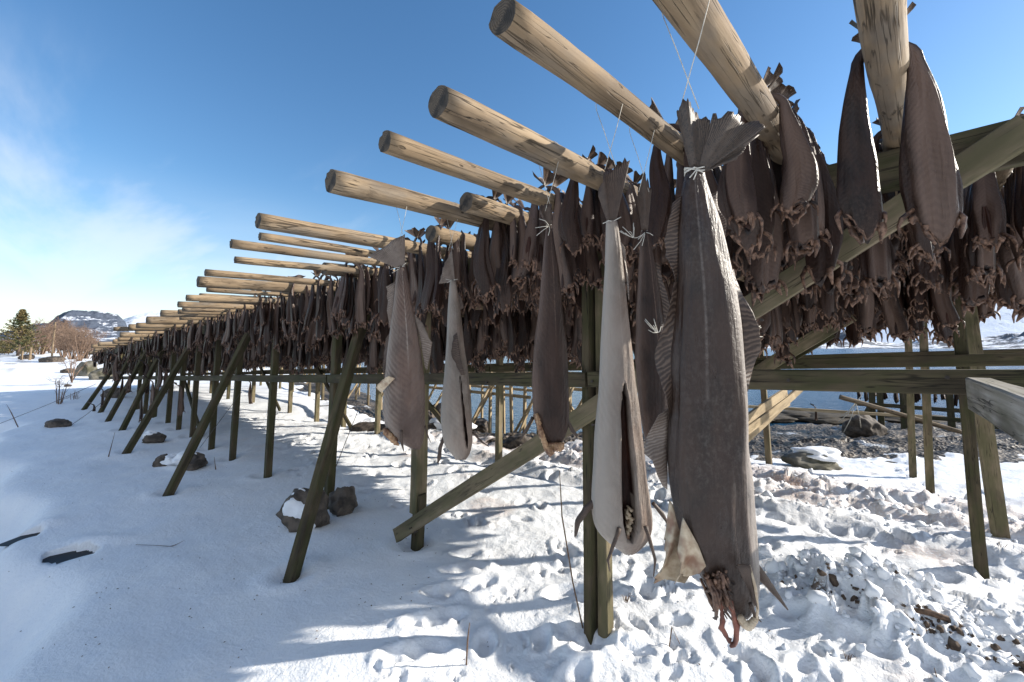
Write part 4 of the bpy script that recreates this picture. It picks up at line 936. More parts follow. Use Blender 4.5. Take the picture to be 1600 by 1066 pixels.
# --- pale cod with the belly slit facing the camera
PB = pole_at(-.71); DB = dist_for(PB[0], 957)
o, s, px0, py0 = cod_body('large_cod', [(346, 947, 964), (380, 946, 970), (420, 945, 974), (480, 941, 980), (540, 938, 986), (600, 936, 992), (680, 930, 1002), (760, 926, 1012), (800, 925, 1018), (825, 930, 1020), (842, 943, 1014), (856, 962, 1003), (866, 976, 990)],
    DB, thick(.8, .6, .55), M['skin_light'], 11, slit=(602, 842, [600, 700, 845], [972, 975, 982], [600, 625, 700, 810, 842], [1.2, 5, 8, 11, 3]), ns=96, nr=90, hollow=False)
ref = (s, px0, py0); tag(o, 'tall pale grey cod with a long dark belly slit facing the camera', 'fish', 'large fish hung by the tail on strings'); cB = o
fin_sheet('tail_fin', o, ref, [(950, 350), (955, 348), (962, 350)], [(934, 300), (946, 262), (985, 244)], M['fin'], 0, .012, 21, 8, .12, 8)
fin_sheet('anal_fin', o, ref, [(966, 380), (974, 420), (978, 470)], [(972, 390), (977, 425), (980, 470)], M['fin_pale'], -.03, .006, 23)
spike('pectoral_fin', o, ref, [(931, 784), (916, 796), (903, 815), (899, 838)], [.010, .011, .009, .004], M['fin'])
spike('pectoral_fin', o, ref, [(1020, 786), (1034, 802), (1046, 822)], [.006, .007, .003], M['fin'])
spike('pelvic_fin', o, ref, [(962, 815), (951, 842), (944, 862), (947, 880)], [.007, .005, .004, .0015], M['fin'], [-.05, -.055, -.055, -.05])
spike('pelvic_fin', o, ref, [(1001, 812), (1009, 840), (1015, 862), (1013, 888)], [.007, .005, .004, .0015], M['fin'], [-.05, -.055, -.055, -.05])
en = MB()
for k in range(14): en.tube([lp(980 + g.uniform(-4, 4), 790 + k * 3.4, ref, .0), lp(981 + g.uniform(-5, 5), 795 + k * 3.4, ref, -.02), lp(982 + g.uniform(-4, 4), 800 + k * 3.4, ref, .0)], [.003, .006, .003], 6, jit=.3, rng=g)
link('innards', en.mesh('innards'), M['cream'], o)
hang('white twine holding the pale cod whose belly slit faces the camera', o, ref, (956, 348), .012, PB[0], PB[2], [(940, 352), (968, 342)], [(945, 265), (962, 260)])
# --- dark fish just behind, between the two
DC = dist_for(PB[0], 1010)
o, s, px0, py0 = cod_body('large_cod', [(362, 1001, 1014), (420, 998, 1025), (480, 995, 1034), (560, 993, 1044), (640, 999, 1048), (680, 1006, 1046), (694, 1012, 1042)], DC, thick(.7, .5, .5), M['skin'], 17)
ref = (s, px0, py0); tag(o, 'long dark brown cod hanging half hidden between the pale slit cod and the huge cod', 'fish', 'large fish hung by the tail on strings')
fin_sheet('tail_fin', o, ref, [(1003, 364), (1008, 362), (1012, 364)], [(994, 300), (1004, 266), (1020, 290)], M['fin'], 0, .01, 31, 7, .15, 6)
fin_sheet('dorsal_fin', o, ref, [(1024, 410), (1034, 480), (1042, 560)], [(1032, 412), (1048, 490), (1046, 560)], M['fin'], 0, .01, 32)
fr = MB()
for k in range(16):
    b = lp(1012 + k * 1.9, 690, ref, g.uniform(-.03, .01)); fr.tube([b + Vector((0, 0, .01)), b + Vector((g.uniform(-.01, .01), g.uniform(-.01, .01), -g.uniform(.01, .03)))], [.006, .002], 5, rng=g)
link('gill_collar', fr.mesh('gill_collar'), M['collar'], o)
hang('white twine holding the half hidden dark cod behind the two nearest fish', o, ref, (1007, 364), .010, PB[0], PB[2], [(995, 376), (1001, 386), (1018, 370), (988, 392)], [(998, 300), (1014, 300)])
# --- dark cod with raw open neck, right of the middle
PD = pole_at(-1.05); DD = dist_for(PD[0], 860)
o, s, px0, py0 = cod_body('large_cod', [(353, 854, 863), (380, 850, 866), (420, 847, 873), (480, 842, 879), (540, 834, 885), (600, 831, 889), (640, 832, 890), (665, 838, 888), (685, 846, 882), (700, 853, 874)], DD, thick(.8, .55, .5), M['skin'], 23)
ref = (s, px0, py0); tag(o, 'long dark brown cod with orange raw neck in front of the lower diagonal brace', 'fish', 'large fish hung by the tail on strings')
fin_sheet('tail_fin', o, ref, [(855, 356), (858, 353), (862, 356)], [(842, 330), (846, 318), (862, 320)], M['fin'], 0, .008, 41, 6, .15, 6)
cm2 = MB()
for k in range(13):
    a = k / 12; x = 836 + a * 22; y = 645 + 52 * math.sin(a * 1.5)
    cm2.tube([lp(x, y, ref, -.03), lp(x + 3, y + 8, ref, -.035), lp(x + 1, y + 14, ref, -.02)], [.010, .011, .004], 6, jit=.25, rng=g)
for k in range(6): cm2.tube([lp(852 + k * 5, 690, ref, -.02), lp(853 + k * 4.6, 699, ref, -.02), lp(854 + k * 4, 705, ref, -.01)], [.010, .012, .003], 6, jit=.2, rng=g)
M['orange'] = m_collar('orange_flesh', (.24, .125, .06), (.42, .27, .15), (.09, .035, .02)); link('gill_collar', cm2.mesh('gill_collar'), M['orange'], o)
spike('pectoral_fin', o, ref, [(833, 652), (822, 672), (812, 690)], [.007, .006, .002], M['fin'])
spike('pectoral_fin', o, ref, [(886, 656), (894, 672), (902, 682)], [.007, .008, .006], M['fin'])
hang('white twine holding the dark cod that hangs before the lower brace', o, ref, (858, 354), .010, PD[0], PD[2], [(842, 344), (836, 358), (838, 370), (856, 370)], [(852, 330), (862, 330)])
# --- slim pale cod
PE = pole_at(-1.81); DE = dist_for(PE[0], 710)
o, s, px0, py0 = cod_body('large_cod', [(438, 703, 712), (480, 700, 719), (540, 697, 725), (580, 694, 731), (620, 690, 735), (660, 689, 738), (690, 692, 738), (706, 703, 736), (718, 712, 728)], DE, thick(.8, .6, .55), M['skin_light'], 29,
    slit=(590, 700, [590, 700], [720, 731], [590, 640, 685, 700], [.5, 1.6, 2.6, .8]), ns=90, nr=80, hollow=False)
ref = (s, px0, py0); tag(o, 'slim pale grey cod with a narrow slit, hanging right of the ribbed fan-tailed cod', 'fish', 'large fish hung by the tail on strings')
fin_sheet('tail_fin', o, ref, [(704, 441), (708, 438), (711, 441)], [(684, 444), (694, 415), (706, 386)], M['fin_pale'], 0, .010, 51, 7, .1, 7)
fin_sheet('anal_fin', o, ref, [(716, 520), (722, 560), (728, 585)], [(710, 525), (707, 555), (722, 585)], M['fin'], -.06, .006, 52)
fin_sheet('dorsal_fin', o, ref, [(711, 455), (719, 485)], [(720, 462), (725, 480)], M['fin'], 0, .006, 53)
spike('pectoral_fin', o, ref, [(693, 684), (688, 700), (686, 716), (684, 724)], [.010, .011, .011, .004], M['fin'])
spike('pectoral_fin', o, ref, [(738, 675), (752, 690), (764, 698)], [.006, .006, .002], M['fin'])
hang('white twine holding the slim pale cod with a narrow slit', o, ref, (708, 439), .009, PE[0], PE[2], [(699, 443), (697, 437), (716, 437)], [(700, 392), (708, 390)])
# --- pale ribbed cod with the fan tail
DF = dist_for(PE[0], 628)
o, s, px0, py0 = cod_body('large_cod', [(418, 621, 633), (450, 617, 640), (500, 612, 649), (550, 606, 658), (600, 602, 664), (640, 600, 665), (665, 602, 664), (682, 610, 662), (694, 630, 661), (702, 645, 656)], DF, thick(.7, .5, .5), M['skin_ribbed'], 37)
ref = (s, px0, py0); tag(o, 'pale ribbed cod with a wide fan tail, leftmost of the big hanging fish', 'fish', 'large fish hung by the tail on strings')
fin_sheet('tail_fin', o, ref, [(622, 420), (627, 416), (633, 420)], [(575, 401), (604, 382), (632, 365)], M['fin_pale'], 0, .010, 61, 9, .03, 9)
fin_sheet('dorsal_fin', o, ref, [(618, 440), (614, 480), (611, 510)], [(604, 448), (605, 485), (608, 512)], M['fin_pale'], 0, .008, 62)
fin_sheet('dorsal_fin', o, ref, [(609, 520), (604, 570), (602, 610)], [(602, 530), (598, 575), (601, 612)], M['fin'], 0, .008, 63)
fin_sheet('anal_fin', o, ref, [(646, 490), (656, 530), (664, 575)], [(660, 505), (675, 535), (668, 578)], M['fin_pale'], 0, .01, 64)
fin_sheet('pelvic_fin', o, ref, [(601, 612), (612, 600), (622, 590)], [(592, 604), (602, 592), (612, 586)], M['cream'], -.06, .006, 65, thick=.004)
spike('pectoral_fin', o, ref, [(632, 668), (633, 685), (636, 700)], [.009, .008, .002], M['fin'], [-.07, -.075, -.07])
spike('pectoral_fin', o, ref, [(664, 665), (668, 680), (673, 692)], [.004, .004, .001], M['fin'])
cm3 = MB()
for k in range(8): cm3.tube([lp(606 + k * 2, 668 + k * 2.2, ref, -.03), lp(604 + k * 2.4, 676 + k * 2.2, ref, -.03), lp(608 + k * 2.4, 682 + k * 1.8, ref, -.02)], [.012, .012, .004], 6, jit=.25, rng=g)
link('gill_collar', cm3.mesh('gill_collar'), M['orange'], o)
hang('white twine holding the pale ribbed cod with the fan tail', o, ref, (628, 419), .012, PE[0], PE[2], [(612, 422), (614, 428), (636, 412)], [(625, 372), (630, 370)])
# tufts of loose twine caught in the fish
for (px, py, D, n_, lab) in ((1160, 520, 1.35, 7, 'frayed white twine sticking out right of the huge cod by the lower beam'), (990, 372, 1.6, 8, 'frayed white twine tuft between the two nearest cods'), (1028, 520, 1.5, 7, 'tangled white twine on the fin left of the huge cod')):
    m = MB(); b = Vector((0, 0, 0))
    for k in range(n_):
        a = g.gauss(.5 if px > 1100 else 2.2, .9); L_ = g.uniform(.02, .07); e = Vector((math.cos(a) * L_, g.uniform(-.02, .01), math.sin(a) * L_ * .7 + .01)); m.tube([b + e * .05, b + e * .5 + Vector((0, 0, g.uniform(-.008, .008))), b + e], .0012, 5)
    t = link('twine', m.mesh('twine'), M['twine']); t.location = atD(px, py, D); t.rotation_euler = (0, 0, R(YAW)); tag(t, lab, 'twine')
# ------------------------------------------------------------------ small fish hanging low at the far left, single fish elsewhere
def single_fish(px, py, D, va, label, sc=1.0, tilt=0, mat=None):
    bm_, cm_, tm_, L, W = protos[va]; p = atD(px, py, D)
    o = link('dried_fish', bm_); o.location = p; o.rotation_euler = (tilt, 0, frng.uniform(0, 3)); o.scale = (sc, sc, sc); link('gill_collar', cm_, None, o); link('tail_fin', tm_, None, o)
    tag(o, label, 'dried fish', 'single fish hung low on twine'); return o
k = 0
for (px, py, D) in ((166, 560, 12), (176, 558, 11.5), (142, 636, 12.2), (158, 612, 11.8), (187, 590, 11), (197, 588, 10.8), (224, 572, 10), (232, 600, 9.2), (245, 566, 9.3), (277, 608, 8.4), (222, 618, 9.8), (254, 580, 8.9)):
    k += 1; single_fish(px, py, D, k % NV, 'small grey fish hung low at the far left end, %s from the left' % ordn(k), .85 + .25 * frng.random())
single_fish(388, 600, 13.5, 2, 'lone small fish hanging before a pale post beyond the snow', 1.1)
single_fish(1271, 638, 11.0, 3, 'lone pale fish hanging over the beach from the thin horizontal rail', .75)
# ------------------------------------------------------------------ rocks
def rock_mesh(sx, sy, sz, seed, sub=4, angular=False):
    import bmesh
    bm = bmesh.new(); bmesh.ops.create_icosphere(bm, subdivisions=sub, radius=1)
    gq = random.Random(int(seed * 10)); PL = [(Vector((gq.gauss(0, 1), gq.gauss(0, 1), gq.gauss(0, .8))).normalized(), gq.uniform(.62, .9)) for _ in range(11)] if angular else []
    for v in bm.verts:
        d = v.co.normalized(); e = d.copy()
        for pn, pd in PL:
            q = e.dot(pn)
            if q > pd: e -= pn * (q - pd) * .9
        n = (.35 if angular else 1) * mnoise.noise(d * 1.2 + Vector((seed, 0, 0))) * .45 + mnoise.noise(d * 3.1 + Vector((0, seed, 0))) * .16 + mnoise.noise(d * 8 + Vector((0, 0, seed))) * .05
        c = round((d.x * 1.3 + n)) * .02; v.co = Vector((e.x * sx, e.y * sy, e.z * sz)) * (1.18 if angular else 1) * (1 + n + c)
    me = bpy.data.meshes.new('rock'); bm.to_mesh(me); bm.free()
    me.polygons.foreach_set('use_smooth', np.ones(len(me.polygons), dtype=bool)); return me
def rock(px, py, w, d, h, seed, label, mat='rock', name='rock', z=0, cap=None, rot=0, sink=.25):
    p = onG(px, py, z); zz_ = gz1(p[0], p[1]) if z == 0 else z
    o = link(name, rock_mesh(w / 2, d / 2, h / 2, seed, 4, mat != 'seaweed'), M[mat]); o.location = (p[0], p[1], zz_ + h * sink); o.rotation_euler = (0, 0, R(YAW) + rot); tag(o, label, 'rock')
    if cap:
        me = rock_mesh(w / 2 * cap[0], d / 2 * cap[1], h / 2 * cap[2], seed + 50, 4); c = link('snow_cap', me, M['snowcap'], o); c.location = cap[3]
    return o
def m_sc():
    t = NT('settled_snow'); p = t.obj(); n = t.noise(p, 30, 5); return t.done((.79, .805, .83), .6, t.bump(n, .35, .01), .3)
M['snowcap'] = m_sc()
rock(536, 800, .26, .30, .30, 12.3, 'dark brown boulder right of the nearest slanted leg', sink=.32)
rock(474, 818, .48, .34, .46, 14.2, 'dark curved boulder cupping a heap of snow, left of the nearest slanted leg', sink=.26, cap=(.74, .62, .72, (.03, -.10, .05)))
rock(300, 726, .34, .30, .26, 5.5, 'brown boulder with snow on it behind the second slanted leg', cap=(1.15, 1.0, .8, (-.12, .02, .06)))
rock(256, 722, .24, .24, .18, 7.7, 'small snow-covered boulder left of the second slanted leg', cap=(1.2, 1.1, .9, (.10, .02, .03)))
rock(240, 690, .36, .25, .20, 9.1, 'low brown rock dusted with snow behind the third slanted leg', cap=(.7, .6, .7, (-.08, 0, .07)))
rock(90, 668, .42, .3, .26, 2.2, 'grey pointed rock alone in the shaded snow at far left', 'rock')
rock(178, 625, .7, .4, .4, 4.4, 'dark rock among the farthest slanted legs', z=0)
rock(136, 586, 1.2, 1.0, 1.1, 6.6, 'large mossy grey boulder beyond the far end of the rack', 'rockmoss')
rock(160, 588, 1.2, 1.0, .9, 8.6, 'mossy boulder beside the far end, right one of the pair', 'rockmoss')
rock(82, 568, 2.2, 1.6, .8, 3.6, 'low brown rock in the bright snow near the thin pole', 'rock')
rock(42, 566, 1.4, 1.2, .7, 3.9, 'small dark rock near the conifer', 'rock')
rock(106, 582, .9, .7, .4, 1.9, 'small brown rock left of the mossy boulders', 'rock')
rock(106, 598, .3, .25, .18, 1.4, 'tiny brown stone in bright snow at left', 'rock')
rock(1268, 722, .72, .5, .24, 5.9, 'long flat rock under thick snow at the edge of the beach', 'rockmoss', cap=(1.0, .9, .8, (.10, .06, .11)))
rock(1352, 680, .8, .65, .65, 7.2, 'big dark pointed boulder standing on the beach', 'rock', z=-.45, sink=.3)
rock(575, 690, 1.1, .8, .5, 1.7, 'low dark rock on the beach behind the leftmost big fish', 'rock', z=-.3)
rock(690, 655, 1.1, .8, .7, 2.7, 'big brown boulder at the water behind the slim pale cod', 'rock', z=-.6)
rock(745, 672, .8, .6, .4, 3.7, 'square pinkish boulder at the water right of the thin pale posts', 'rock', z=-.7)
rock(808, 705, .6, .5, .4, 6.1, 'grey round boulder behind the dark cod with the orange neck', 'rock', z=-.2)
rock(660, 668, .9, .7, .6, 5.1, 'dark wet boulder left of the slim pale cod', 'rock', z=-.6)
rock(690, 682, 1.0, .6, .5, 8.8, 'snow-topped rock at the shore beside the slim pale cod', 'rock', z=-.25, cap=(1, .9, .7, (.2, 0, .12)))
for (px, py, n_) in ((1180, 655, 1), (1235, 652, 2), (1300, 655, 3), (1440, 660, 4), (1560, 668, 5)):
    rock(px, py, 2.6, 1.5, .34, 20 + n_, 'dark seaweed-covered rock on the tide line, %s from the left' % ORD[n_ - 1], 'seaweed', z=-.98, sink=.15)
# ------------------------------------------------------------------ clods of snow and soil along the cleared ridge
def clods(name, n, fn, mat, seed, label):
    import bmesh
    bm = bmesh.new(); bmesh.ops.create_icosphere(bm, subdivisions=2, radius=1); bv = np.array([v.co[:] for v in bm.verts]); bf = np.array([[v.index for v in f.verts] for f in bm.faces]); bm.free()
    g = np.random.RandomState(seed); VV = []; FF = []
    XY = np.array([fn(g) for _ in range(n)]); Z = ground_z(XY[:, 0], XY[:, 1], True)
    for i in range(n):
        s_ = XY[i, 2]; nn = np.array([mnoise.noise(Vector(b * 1.3 + i * 1.7)) + .45 * mnoise.noise(Vector(b * 3.1 + i * 2.7)) for b in bv]); v = bv * (1 + .75 * nn)[:, None] * s_ * g.uniform(.6, 1.2, 3)
        v = np.sign(v) * np.abs(v); VV.append(v + [XY[i, 0], XY[i, 1], Z[i] + s_ * .25]); FF.append(bf + i * len(bv))
    o = link(name, mesh(name, np.concatenate(VV), np.concatenate(FF)), mat); tag(o, label, 'snow', kind='stuff')
def f1(g):
    c = g.choice(4, p=[.42, .2, .28, .1]); cx_, cy_, sx_, sy_ = ((-.38, 3.98, .30, .22), (.2, 3.95, .45, .2), (.78, 3.95, .35, .28), (.3, 3.5, .9, .35))[c]
    return (cx_ + g.normal() * sx_, cy_ + g.normal() * sy_, min(.055, .008 + g.exponential(.011)))
clods('snow_clods', 800, f1, M['snowcap'], 3, 'lumps of broken snow heaped on the ridge at lower right')
def f2(g):
    x = g.uniform(-5, 6); return (x, 6.6 + .03 * x + g.normal() * .5, .006 + g.exponential(.012))
clods('snow_clods', 800, f2, M['snowcap'], 4, 'churned crumbs of snow along the vehicle ruts behind the rack')
M['soil'] = flat('soil', (.06, .04, .028), .9, (.12, .085, .06), 40, .8)
def f3(g):
    c = g.randint(4); cx_, cy_, a, b = ((-.33, 3.78, .20, .06), (-.05, 3.75, .12, .08), (.35, 3.72, .06, .06), (.5, 3.62, .16, .03))[c]; return (cx_ + g.normal() * a, cy_ + g.normal() * b, .004 + g.exponential(.005))
clods('soil_clods', 260, f3, M['soil'], 5, 'dark crumbs of soil showing in the snow ridge at lower right')
# driftwood root in the ridge
def stick(name, pts, rad, label, cat, mat='twig', seg=6, group=None, jit=.15):
    m = MB(); b = Vector(pts[0]); Q = [Vector(p) - b for p in pts]; m.tube(Q, rad, seg, jit=jit, rng=random.Random(len(label)))
    o = link(name, m.mesh(name), M[mat]); o.location = b; tag(o, label, cat, group); return o
def gp(px, py, up=0): p = onG(px, py, 0); z = float(ground_z(np.array([p[0]]), np.array([p[1]]), True)[0]); q = onG(px, py, z); return Vector((q[0], q[1], z + up))
stick('branch', [gp(1424, 958, .02), gp(1455, 966, .03), gp(1490, 978, .025), gp(1512, 990, .01)], [.012, .02, .018, .012], 'rough brown branch half buried in the snow ridge at lower right', 'branch')
# twigs standing in the snow
TW = [([(728, 1038), (731, 985), (734, 950)], [0, .14, .235], 'thin brown stalk standing upright in the snow at bottom centre'),
      ([(913, 980), (895, 900), (878, 790), (874, 710)], [0, .28, .7, .98], 'tall thin dark stalk leaning left of the nearest double post'),
      ([(168, 716), (180, 672)], [0, .42], 'thin stalk in the shaded snow left of the third slanted leg'),
      ([(338, 733), (335, 708)], [0, .18], 'short stalk beside the brown boulder behind the second leg'),
      ([(1044, 1004), (1050, 982), (1062, 1006)], [0, .09, 0], 'bent twig in the snow below the huge cod'),
      ([(1545, 742), (1560, 728)], [0, .12], 'small twig slanting in the snow left of the right-hand posts'),
      ([(30, 667), (18, 645), (10, 632)], [0, .3, .5], 'forked twig poking from the snow at the far left edge'),
      ([(1468, 1062), (1460, 1048)], [0, .06], 'little brown twig in the snow at the bottom right')]
for pts, hs, lab in TW:
    b = gp(*pts[0]); dd = float((np.array(b) - EYE) @ _fw); P = []
    for (px, py), h in zip(pts, hs):
        q = atD(px, py, dd); P.append(Vector((q[0], q[1], b.z + h)) if h else gp(px, py))
    P[0] = P[0] - Vector((0, 0, .05)); stick('twig', P, [.0045 if dd < 4 else .009] * (len(P) - 1) + [.002], lab, 'twig', group='stalks and twigs in the snow')
m = MB()
for k in range(5): a = gp(212 + k * 2, 852); m.tube([gp(212, 852, .004), gp(240, 854, .010), gp(262 + k * 2, 855, .006), gp(276 + k * 3, 853 - k, .006 + .005 * k)], [.002, .002, .0018, .0008], 5)
o = link('twig', m.mesh('twig'), M['twig']); tag(o, 'dry grass stem lying flat on the shaded snow at left', 'twig')
def grass_tuft(px, py, label, n=14, h=.05):
    b = gp(px, py); m = MB(); gg = random.Random(px)
    for k in range(n):
        a = gg.uniform(0, 6.28); L_ = h * gg.uniform(.5, 1.2); m.tube([Vector((math.cos(a) * .01, math.sin(a) * .01, -.01)), Vector((math.cos(a) * L_ * .5, math.sin(a) * L_ * .5, L_ * .7)), Vector((math.cos(a) * L_, math.sin(a) * L_, L_ * .5))], [.002, .0015, .0006], 4)
    o = link('dead_weed', m.mesh('dead_weed'), M['twig']); o.location = b; tag(o, label, 'weed')
grass_tuft(978, 938, 'little tuft of dead weed in the snow left below the huge cod', 12, .05)
grass_tuft(938, 966, 'brown seed tuft at the foot of the nearest double post', 16, .04)
grass_tuft(1565, 858, 'dead weed curl right of the thick right-hand post', 9, .09)
grass_tuft(1325, 1028, 'dark weed scrap in the sunny snow at lower right', 10, .04)
# dead leaves and scraps, scattered
m = MB(); gg = random.Random(31)
for k in range(230):
    px, py = gg.choice([(gg.uniform(560, 700), gg.uniform(700, 960)), (gg.uniform(700, 1500), gg.uniform(740, 1050)), (gg.uniform(0, 500), gg.uniform(720, 1050))])
    p = onG(px, py, 0); z = gz1(p[0], p[1]); s_ = gg.uniform(.004, .011); a = gg.uniform(0, 6.28); u = Vector((math.cos(a), math.sin(a), 0)) * s_; w = Vector((-math.sin(a), math.cos(a), 0)) * s_ * .4
    z = float(ground_z(np.array([p[0]]), np.array([p[1]]), True)[0]) if k < 300 else z
    b = Vector((p[0], p[1], z + .003)); m.add([b - u, b + w, b + u, b - w, b + Vector((0, 0, .004))], [(0, 1, 4), (1, 2, 4), (2, 3, 4), (3, 0, 4), (3, 2, 1, 0)])
o = link('scattered_leaves', m.mesh('scattered_leaves'), M['twig']); tag(o, 'specks of dead leaf and fish scrap scattered over the snow', 'leaves', kind='stuff')
# ------------------------------------------------------------------ trees and shrubs at the far left
M['bark'] = flat('bark', (.13, .095, .07), .9, (.07, .05, .04), 8)
def m_needle():
    t = NT('conifer_needles'); p = t.obj(); n = t.noise(p, 1.1, 4); return t.done(t.mix(t.rng(n, .4, .62), (.16, .125, .055), (.05, .065, .03)), .75, None, .2)
M['needle'] = m_needle()
def conifer(px, py, D, H, W, label, seed):
    g = random.Random(seed); base = Vector(atD(px, py, D)); root = empty('conifer', base, label=label, cat='tree')
    t = MB(); t.tube([(0, 0, -.5), (.1, 0, H * .3), (0, 0, H * .95)], [.22, .15, .02], 8); 
    for k in range(3): t.tube([(0, 0, .3), (g.uniform(-.9, .9), g.uniform(-.5, .5), H * .3), (g.uniform(-1.4, 1.4), 0, H * .5)], [.12, .07, .03], 6)
    link('trunk', t.mesh('trunk'), M['bark'], root)
    c = MB(); nb_ = 150
    for i in range(nb_):
        h = H * (.14 + .86 * (i / nb_) ** .95); rad = W / 2 * (1 - (h / H) ** 1.25) * g.uniform(.55, 1.15) + .12; a = i * 2.4 + g.uniform(-.3, .3); d = Vector((math.cos(a), math.sin(a), 0))
        for k in range(9):
            f = .25 + .75 * k / 8; p = Vector((0, 0, h)) + d * rad * f + Vector((0, 0, -.05 * rad + .22 * rad * f * f)); L_ = .32 * (1.2 - f * .5)
            for q in range(5):
                s2 = Vector((g.uniform(-1, 1), g.uniform(-1, 1), g.uniform(-.55, .75))) * L_; n = Vector((g.uniform(-1, 1), g.uniform(-1, 1), g.uniform(-1, 1))) * .07
                c.add([p, p + s2 * .5 + n, p + s2, p + s2 * .5 - n], [(0, 1, 2, 3)])
    link('crown', c.mesh('crown', False), M['needle'], root)
conifer(27, 563, 62, 7.0, 7.4, 'brown-green spruce standing at the left edge beyond the snow field', 3)
conifer(-18, 560, 66, 4.2, 5.0, 'smaller dark spruce cut off by the left edge of the picture', 5)
M['shrub'] = flat('bare_twigs', (.22, .145, .10), .85, (.13, .085, .06), 4)
def bare_tree(px, py, D, H, W, label, seed, n=9, kids=6, tw=6):
    g = random.Random(seed); base = Vector(atD(px, py, D)); root = empty('bare_tree', base, label=label, cat='tree', group='bare brown trees beyond the snow field')
    t = MB(); c = MB(); th = max(.016, D * .00042) * min(1, .25 + H / 4)
    for i in range(n):
        a = g.uniform(0, 6.28); sp = g.uniform(.1, 1) * W / 2; P0 = Vector((g.uniform(-.3, .3), 0, -.3)); P2 = Vector((math.cos(a) * sp, math.sin(a) * sp, H * g.uniform(.6, 1))); P1 = P0.lerp(P2, .5) + Vector((-math.cos(a) * sp * .2, 0, H * .08))
        t.tube([P0, P1, P2], [th * 3.4, th * 2, th * .6], 5)
        for k in range(kids):
            f = g.uniform(.3, 1); B = P1.lerp(P2, f) if g.random() < .7 else P0.lerp(P1, .5 + f / 2); d = Vector((g.uniform(-1, 1), g.uniform(-1, 1), g.uniform(.1, 1.2))).normalized() * H * .28
            c.tube([B, B + d * .5 + Vector((0, 0, -.04 * H)), B + d], [th, th * .8, th * .35], 3, caps=False)
            for q in range(tw):
                B2 = B + d * g.uniform(.2, 1); d2 = Vector((g.uniform(-1, 1), g.uniform(-1, 1), g.uniform(-.1, 1))).normalized() * H * .13; c.tube([B2, B2 + d2], [th * .6, th * .3], 3, caps=False)
    link('trunk', t.mesh('trunk'), M['shrub'], root); link('crown', c.mesh('crown'), M['shrub'], root)
spots = [(62, 562, 66, 4.0, 5.5), (84, 562, 70, 4.8, 6.0), (99, 563, 60, 4.6, 5.5), (112, 566, 55, 3.9, 4.4), (124, 566, 50, 3.6, 4.0), (133, 567, 58, 3.2, 4.0), (70, 560, 85, 6.5, 7), (95, 558, 92, 7.0, 8), (120, 558, 95, 6.0, 8), (48, 560, 78, 4.5, 6), (142, 566, 70, 2.8, 4), (8, 562, 70, 3.0, 5)]
for i, sp_ in enumerate(spots): bare_tree(*sp_, 'bare brown scrubby tree, %s of the thicket right of the spruce by distance listed' % ordn(i + 1) if 0 else 'leafless brown birch scrub beyond the snow field, %s clump counted from the left' % ordn(sorted(q[0] for q in spots).index(sp_[0]) + 1), 60 + i, 12, 8, 8)
bare_tree(113, 589, 24, 1.3, 1.3, 'small leafless bush alone in the bright snow before the mossy boulders', 90, 7, 4, 3)
bare_tree(92, 640, 13.5, .95, .7, 'thin bare sapling in the shaded snow left of the rack end', 91, 5, 3, 2)
bare_tree(113, 634, 14.5, .5, .6, 'very small bare shrub in the shade between the sapling and the legs', 92, 5, 3, 2)
ps = atD(80, 566, 58); o = link('wooden_stake', log_mesh(5.2, .11, .09, 77), None, matrix=basis(ps, ps + np.array([0, 0, 5.2]))[0]); tag(o, 'tall thin pale pole standing alone by the scrub', 'pole')
for i, (px, h) in enumerate(((33, 1.3), (46, 1.7))):
    ps = atD(px, 566, 52); o = link('fence_post', log_mesh(h, .12, .11, 80 + i), None, matrix=basis(ps, ps + np.array([.1 * i, 0, h]))[0]); tag(o, ('short stump-like fence post at the foot of the spruce', 'taller leaning fence post right of the spruce')[i], 'post')
# ------------------------------------------------------------------ other racks beyond, by the water
def far_rack(cols, label, Y, z, h, mat='palewood', w=.075, beams=(1.0, .55), braces=True, depth=1.3, dz=0):
    """cols: picture columns of the posts"""
    xs_ = [onY(c, 620, Y)[0] for c in cols]; root = empty('drying_rack', (xs_[0], Y, z), label=label, cat='drying rack', group='empty racks beyond the main rack')
    inv = Matrix.Translation(-Vector((xs_[0], Y, z)))
    def part(name, a, b, w_, h_):
        _ts[0] += 1; m_, L = basis(a, b); o = link(name, timber_mesh(L, w_, h_, _ts[0]), M[mat], root); o.matrix_local = inv @ m_
    for i, x in enumerate(xs_):
        gz_ = min(z, gz1(x, Y)); j = trng.uniform(-.08, .08); part('post', (x, Y, gz_ - .4), (x + j, Y, z + h * trng.uniform(.97, 1.06)), w, w)
        part('post', (x + .2, Y + depth, gz_ - .9), (x + .2 + j, Y + depth, z + h), w * .9, w * .9)
        if braces and i % 2 == 0: part('diagonal_brace', (x + .05, Y - .05, z - .2), (x + trng.choice((-1, 1)) * 1.1, Y - .02, z + h * .9), w * .7, w * .8)
        elif braces: part('slanted_leg', (x - .05, Y - .9, z - .2), (x + .1, Y + .04, z + h * .9), w * .7, w * .8)
    for f in beams:
        a, b = min(xs_) - .6, max(xs_) + .6; part('beam', (a, Y + .06, z + h * f), (b, Y + .06, z + h * f + trng.uniform(-.05, .05)), w * .6, w * 1.1); part('beam', (a, Y + depth + .06, z + h * f), (b, Y + depth + .06, z + h * f), w * .6, w)
far_rack((655, 700, 735, 765, 800), 'bare pale-posted rack over the water behind the pale slim cod', 9.3, -.45, 1.45, beams=(.98, .80, .62))
far_rack((818, 840, 872, 893, 925), 'bare pale-posted rack over the water behind the dark cod with orange neck', 10.2, -.6, 1.6, beams=(.98, .78))
far_rack((438, 455, 480, 503, 523), 'pale rack frame on the snow seen through the left posts', 11.8, -.05, 1.3, beams=(1.0,))
